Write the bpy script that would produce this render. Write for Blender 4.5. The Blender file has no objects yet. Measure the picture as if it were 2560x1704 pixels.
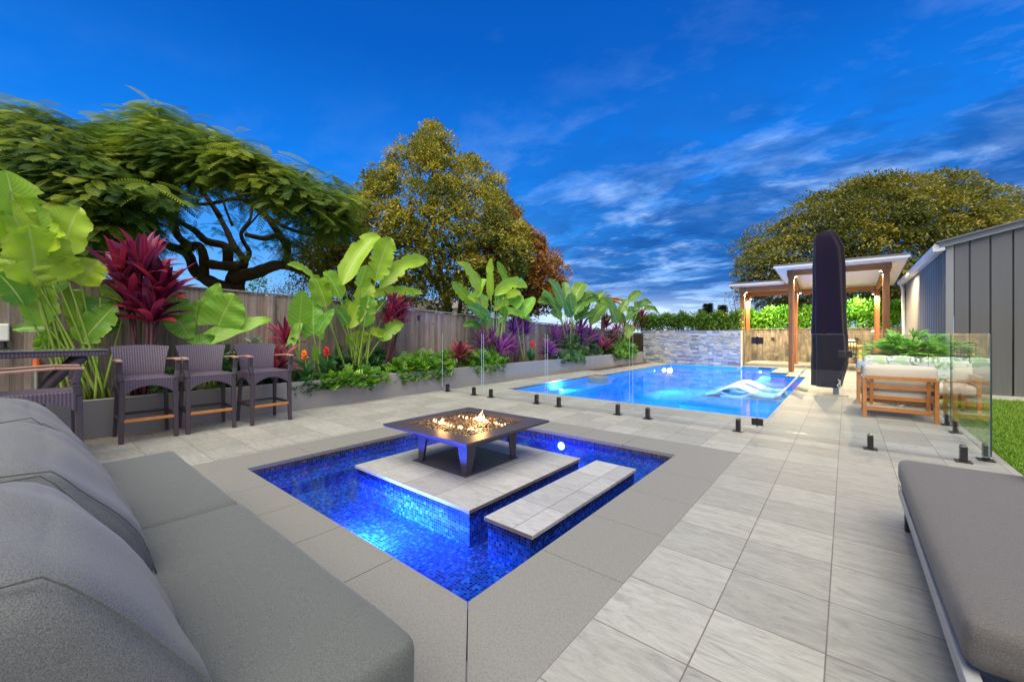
import bpy, math, random
import numpy as np
from mathutils import Vector, Matrix
random.seed(7); RNG = np.random.default_rng(11)
SC = bpy.context.scene; COL = SC.collection
R = math.radians
# ------------------------------------------------------------------ camera, sky, sun, exposure
CAMZ, FPX, CX, HY = 1.25, 1010.0, 1280.0, 834.0
YAW = math.atan(836/1010); CC, SS = math.cos(YAW), math.sin(YAW)
cam = bpy.data.cameras.new('camera'); camo = bpy.data.objects.new('camera', cam); COL.objects.link(camo)
cam.sensor_width = 36; cam.lens = 36*FPX/2560; cam.shift_y = -18/2560; cam.clip_start = .05; cam.clip_end = 2000
camo.location = (0, 0, CAMZ); camo.rotation_euler = (R(90), 0, YAW); SC.camera = camo
SC.view_settings.view_transform = 'Standard'; SC.view_settings.look = 'None'
SC.view_settings.exposure = 0.66; SC.view_settings.gamma = 1.0; SC.view_settings.use_curve_mapping = False
SC.render.engine = 'CYCLES'
SC.cycles.use_denoising = True
SC.cycles.max_bounces = 9; SC.cycles.transparent_max_bounces = 16; SC.cycles.diffuse_bounces = 3
SC.cycles.glossy_bounces = 4; SC.cycles.transmission_bounces = 4
SC.cycles.sample_clamp_indirect = 4.0; SC.cycles.caustics_reflective = False; SC.cycles.caustics_refractive = False
SUN_EL = 64     # degrees above the horizon; light comes from behind the camera
sun = bpy.data.lights.new('sun', 'SUN'); suno = bpy.data.objects.new('sun', sun); COL.objects.link(suno)
sun.energy = 3.9; sun.angle = R(60); sun.color = (1.0, .92, .69)
back = Vector((SS - .25*CC, -CC - .25*SS, 0)).normalized()
sdir = (back*math.cos(R(SUN_EL)) + Vector((0, 0, math.sin(R(SUN_EL))))).normalized()
suno.rotation_euler = sdir.to_track_quat('Z', 'Y').to_euler()

# ------------------------------------------------------------------ node helpers
class NT:
    def __init__(s, tree): s.t = tree; s.n = tree.nodes; s.l = tree.links
    def new(s, kind, **kw):
        n = s.n.new(kind)
        for k, v in kw.items(): setattr(n, k, v)
        return n
    def put(s, sock, v):
        if v is None: return
        if isinstance(v, bpy.types.NodeSocket): s.l.new(v, sock)
        elif isinstance(v, (tuple, list)):
            v = tuple(v)
            if sock.type == 'RGBA' and len(v) == 3: v = v + (1,)
            sock.default_value = v
        else:
            if sock.type == 'RGBA': v = (v, v, v, 1)
            elif sock.type == 'VECTOR': v = (v, v, v)
            sock.default_value = v
    def math(s, op, a, b=None, c=None, clamp=False):
        n = s.new('ShaderNodeMath', operation=op, use_clamp=clamp)
        for i, v in enumerate((a, b, c)): s.put(n.inputs[i], v)
        return n.outputs[0]
    def vmath(s, op, a, b=None, sc=None):
        n = s.new('ShaderNodeVectorMath', operation=op); s.put(n.inputs[0], a); s.put(n.inputs[1], b)
        if sc is not None: s.put(n.inputs['Scale'], sc)
        return n.outputs['Value'] if op in ('DOT_PRODUCT', 'LENGTH', 'DISTANCE') else n.outputs[0]
    def xyz(s, v):
        n = s.new('ShaderNodeSeparateXYZ'); s.put(n.inputs[0], v); return n.outputs[0], n.outputs[1], n.outputs[2]
    def comb(s, x, y, z=0.0):
        n = s.new('ShaderNodeCombineXYZ'); s.put(n.inputs[0], x); s.put(n.inputs[1], y); s.put(n.inputs[2], z); return n.outputs[0]
    def noise(s, vec, scale=5, detail=3, rough=.55, dist=0.0, out=0):
        n = s.new('ShaderNodeTexNoise'); s.put(n.inputs['Vector'], vec); s.put(n.inputs['Scale'], scale)
        s.put(n.inputs['Detail'], detail); s.put(n.inputs['Roughness'], rough); s.put(n.inputs['Distortion'], dist); return n.outputs[out]
    def white(s, vec, out=0):
        n = s.new('ShaderNodeTexWhiteNoise', noise_dimensions='3D'); s.put(n.inputs['Vector'], vec); return n.outputs[out]
    def ramp(s, fac, stops, interp='LINEAR'):
        n = s.new('ShaderNodeValToRGB'); s.put(n.inputs[0], fac); cr = n.color_ramp; cr.interpolation = interp
        while len(cr.elements) < len(stops): cr.elements.new(.5)
        for e, (p, c) in zip(cr.elements, stops):
            e.position = p; e.color = tuple(c)+(1,) if isinstance(c, (tuple, list)) else (c, c, c, 1)
        return n.outputs[0]
    def mix(s, fac, a, b, blend='MIX'):
        n = s.new('ShaderNodeMix', data_type='RGBA', blend_type=blend); s.put(n.inputs[0], fac)
        s.put(n.inputs[6], a); s.put(n.inputs[7], b); return n.outputs[2]
    def maprange(s, v, a, b, c=0.0, d=1.0):
        n = s.new('ShaderNodeMapRange'); s.put(n.inputs[0], v)
        for i, x in enumerate((a, b, c, d)): s.put(n.inputs[i+1], x)
        return n.outputs[0]
    def bump(s, h, strength=.3, dist=.01):
        n = s.new('ShaderNodeBump'); s.put(n.inputs['Height'], h); s.put(n.inputs['Strength'], strength); s.put(n.inputs['Distance'], dist); return n.outputs[0]
    def pos(s): return s.new('ShaderNodeNewGeometry').outputs['Position']
    def normal(s): return s.new('ShaderNodeNewGeometry').outputs['True Normal']
    def obj(s): return s.new('ShaderNodeTexCoord').outputs['Object']
    def attr(s, name): return s.new('ShaderNodeAttribute', attribute_name=name).outputs['Vector']
    def scale(s, v, sx, sy, sz): return s.vmath('MULTIPLY', v, (sx, sy, sz))
    def principled(s, color, rough=.5, metal=0.0, spec=.5, normal=None, emis=None, estr=0.0):
        n = s.new('ShaderNodeBsdfPrincipled'); s.put(n.inputs['Base Color'], color); s.put(n.inputs['Roughness'], rough)
        s.put(n.inputs['Metallic'], metal); s.put(n.inputs['Specular IOR Level'], spec)
        if normal is not None: s.put(n.inputs['Normal'], normal)
        if emis is not None: s.put(n.inputs['Emission Color'], emis); s.put(n.inputs['Emission Strength'], estr)
        return n.outputs[0]
    def mixs(s, fac, a, b):
        n = s.new('ShaderNodeMixShader'); s.put(n.inputs[0], fac); s.l.new(a, n.inputs[1]); s.l.new(b, n.inputs[2]); return n.outputs[0]
    def out(s, sh): s.l.new(sh, s.new('ShaderNodeOutputMaterial').inputs[0])
MATS = {}
def mat(name, fn):
    m = bpy.data.materials.new(name); m.use_nodes = True; m.node_tree.nodes.clear()
    t = NT(m.node_tree); t.out(fn(t)); MATS[name] = m; return m

# ------------------------------------------------------------------ sky
w = bpy.data.worlds.new('World'); SC.world = w; w.use_nodes = True; w.node_tree.nodes.clear(); t = NT(w.node_tree)
d = t.new('ShaderNodeTexCoord').outputs['Generated']; dx, dy, dz = t.xyz(d)
fw = t.vmath('DOT_PRODUCT', d, (-SS, CC, 0)); rt = t.vmath('DOT_PRODUCT', d, (CC, SS, 0))
base = t.ramp(dz, [(0, (.30, .50, .82)), (.07, (.18, .42, .82)), (.2, (.035, .25, .74)), (.36, (.004, .15, .62)), (.55, (.001, .082, .42)), (.85, (.0005, .045, .27))])
den = t.math('ADD', t.math('MAXIMUM', dz, 0.0), .10)
pc = t.comb(t.math('DIVIDE', rt, den), t.math('MULTIPLY', t.math('DIVIDE', fw, den), 1.0), 0.0)
warp = t.noise(pc, 1.1, 3, .5, 0, 1)
pw = t.vmath('ADD', pc, t.vmath('MULTIPLY', warp, (.32, .32, 0)))
skew = t.comb(t.math('MULTIPLY', t.math('ADD', t.xyz(pw)[0], t.math('MULTIPLY', t.xyz(pw)[1], .30)), 1.05), t.math('MULTIPLY', t.xyz(pw)[1], 1.1), 3.3)
n1 = t.noise(skew, 1.6, 10, .66)
n2 = t.noise(t.vmath('ADD', skew, (7.3, 2.1, 5.0)), 1.7, 9, .62)
n3 = t.noise(t.vmath('ADD', skew, (1.3, 9.1, 2.0)), 2.6, 6, .65)
rmask = t.maprange(rt, -.30, .25)                           # the clouds lie to the right
emask = t.maprange(dz, .50, .20)
emask2 = t.math('ADD', t.math('MULTIPLY', emask, .90), .10)
lm = t.math('MULTIPLY', t.math('MULTIPLY', t.maprange(n1, .48, .66), t.math('ADD', t.math('MULTIPLY', rmask, .88), .12)), emask2, clamp=True)
col = base
dm = t.math('MULTIPLY', t.math('MULTIPLY', t.maprange(n2, .45, .54), rmask), t.math('MULTIPLY', emask2, t.maprange(dz, .02, .12)), clamp=True)
bank = t.math('MULTIPLY', t.math('MULTIPLY', t.maprange(dz, .05, .12), t.maprange(dz, .38, .26)), t.math('MULTIPLY', t.maprange(rt, -.10, .25), t.maprange(t.noise(t.vmath('ADD', skew, (3.1, 4.7, 8.0)), 1.0, 7, .62), .36, .50)), clamp=True)
gl_ = t.math('MULTIPLY', t.math('MULTIPLY', t.maprange(dz, .15, .03), t.maprange(rt, -.2, .15)), t.maprange(rt, .75, .35), clamp=True)
col = t.mix(t.math('MULTIPLY', gl_, .92), col, (.66, .76, .90))
col = t.mix(t.math('MULTIPLY', bank, .82), col, (.006, .085, .36))
col = t.mix(lm, col, t.mix(t.maprange(n3, .4, .7), (.14, .34, .76), (.46, .62, .88)))
col = t.mix(t.math('MULTIPLY', dm, .92), col, t.mix(t.maprange(n3, .35, .7), (.004, .055, .27), (.015, .11, .40)))
sky = t.new('ShaderNodeTexSky', sky_type='NISHITA', sun_disc=False, sun_elevation=R(9), sun_rotation=math.atan2(back.x, back.y))
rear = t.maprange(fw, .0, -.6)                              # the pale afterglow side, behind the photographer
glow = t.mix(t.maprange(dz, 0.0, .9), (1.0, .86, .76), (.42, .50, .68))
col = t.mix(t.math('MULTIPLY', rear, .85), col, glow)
col = t.mix(t.maprange(dz, 0, -.03), col, (.12, .12, .12))
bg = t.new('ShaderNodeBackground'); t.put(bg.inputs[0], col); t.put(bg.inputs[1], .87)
bg2 = t.new('ShaderNodeBackground'); t.put(bg2.inputs[0], t.mix(1.0, sky.outputs[0], (.25, .8, 1.3), 'MULTIPLY')); t.put(bg2.inputs[1], .005)
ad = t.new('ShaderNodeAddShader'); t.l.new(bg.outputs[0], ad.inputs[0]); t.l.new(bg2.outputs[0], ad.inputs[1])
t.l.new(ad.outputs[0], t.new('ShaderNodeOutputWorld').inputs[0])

# ------------------------------------------------------------------ geometry helpers
def at_x(px, py, X):                # photo pixel -> point on the plane X = const
    a = (px-CX)/FPX; f = X/(a*CC-SS); return Vector((X, a*f*SS+f*CC, CAMZ-(py-HY)*f/FPX))
def at_f(px, py, f):                # photo pixel -> point at distance f ahead of the camera
    r = (px-CX)/FPX*f; return Vector((r*CC-f*SS, r*SS+f*CC, CAMZ-(py-HY)*f/FPX))
def m_per_px(p): return (-p[0]*SS+p[1]*CC)/FPX
ORIG = {}
class MB:
    def __init__(s): s.v = []; s.f = []; s.mi = []; s.uv = {}
    def add(s, vs, fs, mi=0, uv=None):
        o = len(s.v); s.v += [tuple(v) for v in vs]; s.f += [tuple(i+o for i in f) for f in fs]; s.mi += [mi]*len(fs)
        if uv is not None:
            for i, u in enumerate(uv): s.uv[o+i] = u
        return s
    def box(s, x0, x1, y0, y1, z0, z1, mi=0):
        v = [(x, y, z) for z in (z0, z1) for y in (y0, y1) for x in (x0, x1)]
        return s.add(v, [(0, 2, 3, 1), (4, 5, 7, 6), (0, 1, 5, 4), (2, 6, 7, 3), (0, 4, 6, 2), (1, 3, 7, 5)], mi)
    def beam(s, p0, p1, wd, h, up=(0, 0, 1), w1=None, h1=None, mi=0):
        p0, p1 = Vector(p0), Vector(p1); d = (p1-p0).normalized(); up = Vector(up)
        if abs(d.dot(up)) > .98: up = Vector((0, 1, 0))
        sd = d.cross(up).normalized(); u = sd.cross(d)
        w1 = wd if w1 is None else w1; h1 = h if h1 is None else h1; v = []
        for p, a, b in ((p0, wd, h), (p1, w1, h1)):
            for i, j in ((-1, -1), (1, -1), (1, 1), (-1, 1)): v.append(p+sd*(i*a/2)+u*(j*b/2))
        return s.add(v, [(0, 3, 2, 1), (4, 5, 6, 7), (0, 1, 5, 4), (1, 2, 6, 5), (2, 3, 7, 6), (3, 0, 4, 7)], mi)
    def tube(s, path, rad, n=8, mi=0, cap=True, flat=None):
        path = [Vector(p) for p in path]; m = len(path)
        if not isinstance(rad, (list, tuple)): rad = [rad]*m
        rings = []; prev = None
        for i, p in enumerate(path):
            d = (path[min(i+1, m-1)]-path[max(i-1, 0)]).normalized()
            if prev is None:
                a = Vector((0, 0, 1)) if abs(d.z) < .9 else Vector((1, 0, 0)); sd = d.cross(a).normalized()
            else: sd = (prev-d*prev.dot(d)).normalized()
            prev = sd; u = d.cross(sd)
            rings.append([p+(sd*math.cos(2*math.pi*k/n)+u*math.sin(2*math.pi*k/n))*rad[i] for k in range(n)])
        v = [q for r in rings for q in r]
        f = [(i*n+k, i*n+(k+1) % n, (i+1)*n+(k+1) % n, (i+1)*n+k) for i in range(m-1) for k in range(n)]
        if cap: f += [tuple(range(n-1, -1, -1)), tuple((m-1)*n+k for k in range(n))]
        return s.add(v, f, mi)
    def prism(s, poly, z0, z1, mi=0):
        n = len(poly); v = [(x, y, z0) for x, y in poly]+[(x, y, z1) for x, y in poly]
        return s.add(v, [tuple(range(n-1, -1, -1)), tuple(range(n, 2*n))]+[(i, (i+1) % n, n+(i+1) % n, n+i) for i in range(n)], mi)
    def extrude(s, poly, vec, mi=0):
        n = len(poly); poly = [Vector(p) for p in poly]; vec = Vector(vec)
        return s.add(poly+[p+vec for p in poly], [tuple(range(n-1, -1, -1)), tuple(range(n, 2*n))]+[(i, (i+1) % n, n+(i+1) % n, n+i) for i in range(n)], mi)
    def rbox(s, x0, x1, y0, y1, z0, z1, r=.03, n=12, puff=0.0, fn=None, mi=0):   # rounded, puffed box
        c = Vector(((x0+x1)/2, (y0+y1)/2, (z0+z1)/2)); h = ((x1-x0)/2, (y1-y0)/2, (z1-z0)/2)
        def ticks(hh, k):
            rr = min(r, hh*.98); e = [-hh, -hh+rr*.15, -hh+rr*.4, -hh+rr]
            return e+[-hh+rr+(2*hh-2*rr)*i/k for i in range(1, k)]+[-x for x in reversed(e)]
        tx = [ticks(h[0], n), ticks(h[1], n), ticks(h[2], max(3, n//3))]
        idx = {}; vs = []; fs = []
        def V(p):
            k = tuple(round(a, 6) for a in p)
            if k in idx: return idx[k]
            q = [0, 0, 0]; inn = [max(-(h[i]-min(r, h[i]*.98)), min(h[i]-min(r, h[i]*.98), p[i])) for i in range(3)]
            dv = Vector([p[i]-inn[i] for i in range(3)])
            if dv.length > 1e-9: dv = dv.normalized()*min(r, min(h)*.98)
            o = Vector(inn)+dv; u, v_, w_ = p[0]/h[0], p[1]/h[1], p[2]/h[2]
            o.z += puff*(1-u*u)*(1-v_*v_)*w_
            o.y += puff*.5*(1-u*u)*(1-w_*w_)*v_; o.x += puff*.4*(1-v_*v_)*(1-w_*w_)*u
            o = o+c
            if fn: o = fn(o, u, v_, w_)
            idx[k] = len(vs); vs.append(o); return idx[k]
        for ax in range(3):
            a, b = (ax+1) % 3, (ax+2) % 3
            for sg in (-1, 1):
                for i in range(len(tx[a])-1):
                    for j in range(len(tx[b])-1):
                        q = []
                        for (ii, jj) in ((i, j), (i+1, j), (i+1, j+1), (i, j+1)):
                            p = [0, 0, 0]; p[ax] = sg*h[ax]; p[a] = tx[a][ii]; p[b] = tx[b][jj]; q.append(V(p))
                        fs.append(tuple(q if sg > 0 else q[::-1]))
        return s.add(vs, fs, mi)
    def build(s, name, mats, parent=None, smooth=False, bevel=0.0, subsurf=0):
        me = bpy.data.meshes.new(name); o = bpy.data.objects.new(name, me); COL.objects.link(o)
        org = ORIG.get(parent.name, Vector()) if parent else Vector()
        me.from_pydata([Vector(v)-org for v in s.v], [], s.f); ORIG[o.name] = org
        for m in (mats if isinstance(mats, (list, tuple)) else [mats]): me.materials.append(MATS[m] if isinstance(m, str) else m)
        if any(s.mi): me.polygons.foreach_set('material_index', s.mi)
        if s.uv:
            a = me.attributes.new('luv', 'FLOAT_VECTOR', 'POINT'); arr = np.zeros((len(s.v), 3), 'f')
            for i, u in s.uv.items(): arr[i] = u
            a.data.foreach_set('vector', arr.ravel())
        if smooth: me.polygons.foreach_set('use_smooth', [True]*len(me.polygons))
        me.update()
        if parent: o.parent = parent
        if bevel:
            b = o.modifiers.new('bevel', 'BEVEL'); b.width = bevel; b.segments = 2; b.limit_method = 'ANGLE'; b.angle_limit = R(40)
        return o
def thing(name, label, cat, loc=(0, 0, 0), rz=0.0, group=None):
    o = bpy.data.objects.new(name, None); COL.objects.link(o); o.location = loc; o.rotation_euler = (0, 0, rz); o.empty_display_size = .1
    ORIG[o.name] = Vector(loc); return tag(o, label, cat, group)
def tag(o, label, cat, group=None):
    o['label'] = label; o['category'] = cat
    if group: o['group'] = group
    return o
def struct(o, kind='structure'): o['kind'] = kind; return o
def copy_tree(o, parent=None):
    c = o.copy(); COL.objects.link(c)
    if parent: c.parent = parent
    for ch in list(o.children): copy_tree(ch, c)
    return c
def lamp(name, kind, loc, energy, color, parent=None, size=.05, aim=None, spot=None, blend=.6):
    l = bpy.data.lights.new(name, kind); l.energy = energy; l.color = color
    if kind in ('POINT', 'SPOT'): l.shadow_soft_size = size
    if kind == 'SPOT': l.spot_size = R(spot); l.spot_blend = blend
    if kind == 'AREA': l.size = size
    o = bpy.data.objects.new(name, l); COL.objects.link(o)
    org = ORIG.get(parent.name, Vector()) if parent else Vector()
    o.location = Vector(loc)-org
    if aim is not None: o.rotation_euler = (Vector(loc)-Vector(aim)).to_track_quat('Z', 'Y').to_euler()
    if parent: o.parent = parent
    return o
def cells(mb, xs, ys, inside, z, zb=None):          # one sheet from a grid of cells; zb: closed skirt down to zb at holes and rim
    vid = {}
    def V(x, y, zz):
        k = (x, y, zz)
        if k not in vid: vid[k] = len(mb.v); mb.v.append(k)
        return vid[k]
    I = lambda i, j: 0 <= i < len(xs)-1 and 0 <= j < len(ys)-1 and inside((xs[i]+xs[i+1])/2, (ys[j]+ys[j+1])/2)
    for i in range(len(xs)-1):
        for j in range(len(ys)-1):
            if not I(i, j): continue
            x0, x1, y0, y1 = xs[i], xs[i+1], ys[j], ys[j+1]
            mb.f.append((V(x0, y0, z), V(x1, y0, z), V(x1, y1, z), V(x0, y1, z))); mb.mi.append(0)
            if zb is None: continue
            for (di, dj, a, b) in ((-1, 0, (x0, y1), (x0, y0)), (1, 0, (x1, y0), (x1, y1)), (0, -1, (x0, y0), (x1, y0)), (0, 1, (x1, y1), (x0, y1))):
                if not I(i+di, j+dj):
                    mb.f.append((V(*a, zb), V(*b, zb), V(*b, z), V(*a, z))); mb.mi.append(0)
    return mb
def basin(mb, xs, ys, height, rim):                  # stepped basin: height(x, y) -> floor z or None
    H = lambda i, j: height((xs[i]+xs[i+1])/2, (ys[j]+ys[j+1])/2) if 0 <= i < len(xs)-1 and 0 <= j < len(ys)-1 else None
    for i in range(len(xs)-1):
        for j in range(len(ys)-1):
            h = H(i, j)
            if h is None: continue
            x0, x1, y0, y1 = xs[i], xs[i+1], ys[j], ys[j+1]
            mb.add([(x0, y0, h), (x1, y0, h), (x1, y1, h), (x0, y1, h)], [(0, 1, 2, 3)])
            for (di, dj, a, b) in ((-1, 0, (x0, y0), (x0, y1)), (1, 0, (x1, y1), (x1, y0)), (0, -1, (x1, y0), (x0, y0)), (0, 1, (x0, y1), (x1, y1))):
                g = H(i+di, j+dj); top = rim if g is None else g
                if top > h+1e-6: mb.add([(*a, h), (*b, h), (*b, top), (*a, top)], [(0, 1, 2, 3)])
    return mb

# ------------------------------------------------------------------ materials
def fine(t, color, rough=.5, var=.12, scale=6, spec=.4, bump=0.0, metal=0.0, bscale=60):
    p = t.obj(); n = t.noise(p, scale, 4)
    c = t.mix(n, tuple(x*(1-var) for x in color), tuple(min(1, x*(1+var)) for x in color))
    nm = t.bump(t.noise(p, bscale, 3), bump, .003) if bump else None
    return t.principled(c, t.math('ADD', rough-.06, t.math('MULTIPLY', n, .12)), metal, spec, nm)
for nm, a in dict(
    black_metal=((.018, .017, .022), .35, .2, 8, .5, .05), dark_steel=((.048, .04, .06), .42, .25, 9, .5, .1), spigot_black=((.012, .011, .016), .3, .2, 9, .5),
    grey_frame=((.30, .31, .33), .35, .08, 6, .5), soil=((.035, .022, .014), .95, .5, 14, .1, .8), white_plastic=((.75, .76, .78), .4, .05, 5, .5),
    beige_cushion=((.52, .47, .42), .9, .07, 5, .1, .25), gutter_white=((.62, .63, .68), .4, .06, 5, .4), roof_grey=((.13, .12, .135), .45, .1, 4, .4),
    soffit=((.72, .70, .66), .7, .04, 3, .2), teak=((.42, .165, .045), .5, .28, 9, .35, .2), orange_plastic=((.8, .16, .03), .4, .1, 9, .5),
    lounger_white=((.80, .80, .79), .45, .03, 4, .4), shed_trim=((.24, .235, .26), .42, .08, 3, .4), concrete_pale=((.5, .48, .44), .8, .12, 8, .2, .3),
    table_wood=((.62, .42, .14), .5, .2, 8, .4), bark_brown=((.075, .05, .04), .9, .4, 5, .1, .8), bark_grey=((.10, .075, .065), .9, .35, 4, .1, .9),
    footrest_wood=((.42, .17, .05), .6, .4, 22, .3, .3), arm_wood=((.33, .20, .155), .6, .25, 20, .3, .3), stone_end_lit=((.62, .56, .42), .8, .2, 30, .2, .6),
    petal_red=((.75, .03, .03), .5, .2, 30, .3), petal_orange=((.85, .22, .03), .5, .2, 30, .3), rope=((.6, .55, .45), .9, .2, 60, .1, .3),
    litter=((.36, .13, .035), .9, .5, 30, .1), pot_glaze=((.05, .05, .055), .3, .2, 9, .5), far_wall=((.68, .64, .6), .8, .05, 4, .2), far_roof=((.2, .17, .17), .8, .1, 4, .2),
).items(): mat(nm, lambda t, a=a: fine(t, *a))

def paving(t, base=(.282, .283, .268), dark=(.20, .20, .19), light=(.335, .335, .317), size=.4, ox=-.062, oy=-.002, rough=.42, joints=True):
    p = t.pos(); x, y, z = t.xyz(p)
    fx = t.math('DIVIDE', t.math('SUBTRACT', x, ox), size); fy = t.math('DIVIDE', t.math('SUBTRACT', y, oy), size)
    cell = t.comb(t.math('FLOOR', fx), t.math('FLOOR', fy), 1.0); rnd = t.white(cell, 1); rx, ry, rz = t.xyz(rnd)
    jp = t.vmath('ADD', p, t.vmath('MULTIPLY', rnd, (9, 9, 0)))
    st = t.noise(t.scale(jp, 2.2, 9, 1), 2.0, 8, .7, 1.6)       # slate-like streaks along the grain
    st2 = t.noise(t.scale(jp, 5, 40, 1), 2.0, 5, .7, .4)
    cl = t.noise(p, .9, 4, .6)
    c = t.ramp(st, [(.30, dark), (.47, base), (.62, light), (.8, base)])
    c = t.mix(t.math('MULTIPLY', t.maprange(st2, .52, .72), .22), c, tuple(v*.55 for v in dark))
    c = t.mix(t.math('MULTIPLY', t.maprange(cl, .45, .75), .25), c, (base[0]*1.05, base[1]*.98, base[2]*.9))
    c = t.mix(1.0, c, t.ramp(rx, [(0, .80), (1, 1.06)]), 'MULTIPLY')
    c = t.mix(t.math('MULTIPLY', t.maprange(t.noise(jp, 7, 6, .72, 1.0), .54, .7), .28), c, (.24, .225, .21)); c = t.mix(t.math('MULTIPLY', t.maprange(t.noise(p, .55, 5, .6), .5, .68), .18), c, (.30, .28, .26))
    h = t.math('ADD', t.math('MULTIPLY', st, .6), t.math('MULTIPLY', st2, .5))
    if joints:
        def edge(f): 
            fr = t.math('FRACT', f); return t.math('MINIMUM', fr, t.math('SUBTRACT', 1.0, fr))
        j = t.maprange(t.math('MINIMUM', edge(fx), edge(fy)), .0045, .0085)
        c = t.mix(j, t.mix(t.noise(p, 5, 4), (.06, .045, .042), (.20, .17, .155)), c); h = t.math('MULTIPLY', h, j)
    return t.principled(c, t.math('ADD', rough, t.math('MULTIPLY', st2, .2)), 0, .4, t.bump(h, .35, .004))
mat('paving_tile', paving)
mat('island_tile', lambda t: paving(t, (.35, .35, .365), (.26, .26, .275), (.40, .40, .415), .4, -2.05, 2.0, .3))
def coping(t):
    p = t.pos(); n = t.noise(p, 2.2, 5, .6); s = t.noise(p, 300, 2, .6); g = t.noise(p, 120, 4, .7)
    c = t.mix(n, (.330, .328, .310), (.352, .350, .332)); c = t.mix(t.math('MULTIPLY', t.maprange(s, .6, .78), .35), c, (.5, .49, .48))
    c = t.mix(t.math('MULTIPLY', t.maprange(g, .35, .55), .3), (.15, .145, .14), c)
    return t.principled(c, .55, 0, .35, t.bump(s, .2, .002))
mat('coping_stone', coping)
def mosaic(t, size=.0235, cols=None, grout=(.05, .09, .26)):
    p = t.pos(); x, y, z = t.xyz(p); nx, ny, nz = [t.math('ABSOLUTE', q) for q in t.xyz(t.normal())]
    u = t.math('ADD', t.math('MULTIPLY', x, t.math('SUBTRACT', 1.0, nx)), t.math('MULTIPLY', y, nx))
    v = t.math('ADD', t.math('MULTIPLY', y, nz), t.math('MULTIPLY', z, t.math('SUBTRACT', 1.0, nz)))
    fu = t.math('DIVIDE', u, size); fv = t.math('DIVIDE', t.math('ADD', v, .003), size)
    rn = t.white(t.comb(t.math('FLOOR', fu), t.math('FLOOR', fv), 2.0))
    c = t.ramp(rn, cols or [(0, (.005, .012, .13)), (.2, (.006, .022, .21)), (.45, (.008, .038, .32)), (.7, (.012, .065, .44)), (.9, (.025, .12, .54)), (1, (.06, .2, .6))], 'CONSTANT')
    def edge(f):
        fr = t.math('FRACT', f); return t.math('MINIMUM', fr, t.math('SUBTRACT', 1.0, fr))
    j = t.maprange(t.math('MINIMUM', edge(fu), edge(fv)), .05, .09)
    return t.principled(t.mix(j, grout, c), .18, 0, .5, t.bump(j, .3, .002))
mat('mosaic_blue', mosaic)
mat('mosaic_unlit', lambda t: mosaic(t, .0235, [(0, (.004, .006, .05)), (.3, (.006, .012, .10)), (.6, (.008, .02, .17)), (.85, (.015, .04, .26)), (1, (.03, .07, .34))], (.03, .04, .13)))  # darker copy of the mosaic: shade above the water put into tile colour
mat('mosaic_waterline', lambda t: mosaic(t, .0235, [(0, (.010, .010, .035)), (.25, (.03, .022, .05)), (.5, (.018, .03, .13)), (.72, (.06, .04, .06)), (.9, (.09, .08, .10)), (1, (.02, .05, .22))], (.09, .085, .11)))
def pool_plaster(t):
    p = t.pos(); n = t.noise(p, 1.3, 4); s = t.noise(p, 90, 3)
    c = t.mix(n, (.022, .26, .78), (.035, .35, .85)); c = t.mix(t.math('MULTIPLY', s, .25), c, (.10, .5, .9)); return t.principled(c, .7, 0, .2)
mat('pool_plaster', pool_plaster)
mat('pool_ledge', lambda t: fine(t, (.22, .55, .85), .7, .08, 4, .2))
def water(t, tint, scale, strength, blue):
    p = t.pos(); h = t.math('ADD', t.noise(p, scale, 3, .5, .3), t.math('MULTIPLY', t.noise(p, scale*3.1, 2), .35))
    nb = t.bump(h, strength, .02)
    tr = t.new('ShaderNodeBsdfTransparent'); t.put(tr.inputs[0], tint)
    gl = t.new('ShaderNodeBsdfGlossy'); t.put(gl.inputs['Roughness'], .02); t.put(gl.inputs['Color'], (1, 1, 1)); t.put(gl.inputs['Normal'], nb)
    fr = t.new('ShaderNodeFresnel'); t.put(fr.inputs['IOR'], 1.33); t.put(fr.inputs['Normal'], nb)
    bf = t.new('ShaderNodeNewGeometry').outputs['Backfacing']
    return t.mixs(t.math('MULTIPLY', t.math('MULTIPLY', fr.outputs[0], blue), t.math('SUBTRACT', 1.0, bf)), tr.outputs[0], gl.outputs[0])
mat('spa_water', lambda t: water(t, (.62, .80, 1.0), 5, .05, .75))
mat('pool_water', lambda t: water(t, (.40, .80, 1.0), 3, .06, .72))
def glass(t):
    tr = t.new('ShaderNodeBsdfTransparent'); t.put(tr.inputs[0], (.985, .993, .99))
    gl = t.new('ShaderNodeBsdfGlossy'); t.put(gl.inputs['Roughness'], .0); t.put(gl.inputs['Color'], (.9, 1, .97))
    fr = t.new('ShaderNodeFresnel'); t.put(fr.inputs['IOR'], 1.5)
    bf = t.new('ShaderNodeNewGeometry').outputs['Backfacing']
    return t.mixs(t.math('MULTIPLY', t.maprange(fr.outputs[0], .045, .75, .05, .85), t.math('SUBTRACT', 1.0, bf)), tr.outputs[0], gl.outputs[0])
mat('glass', glass)
mat('glass_edge', lambda t: t.principled((.40, .56, .60), .2, 0, .6))
mat('glass_tinted_edge', lambda t: t.principled((.03, .055, .055), .15, 0, .6))
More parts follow.
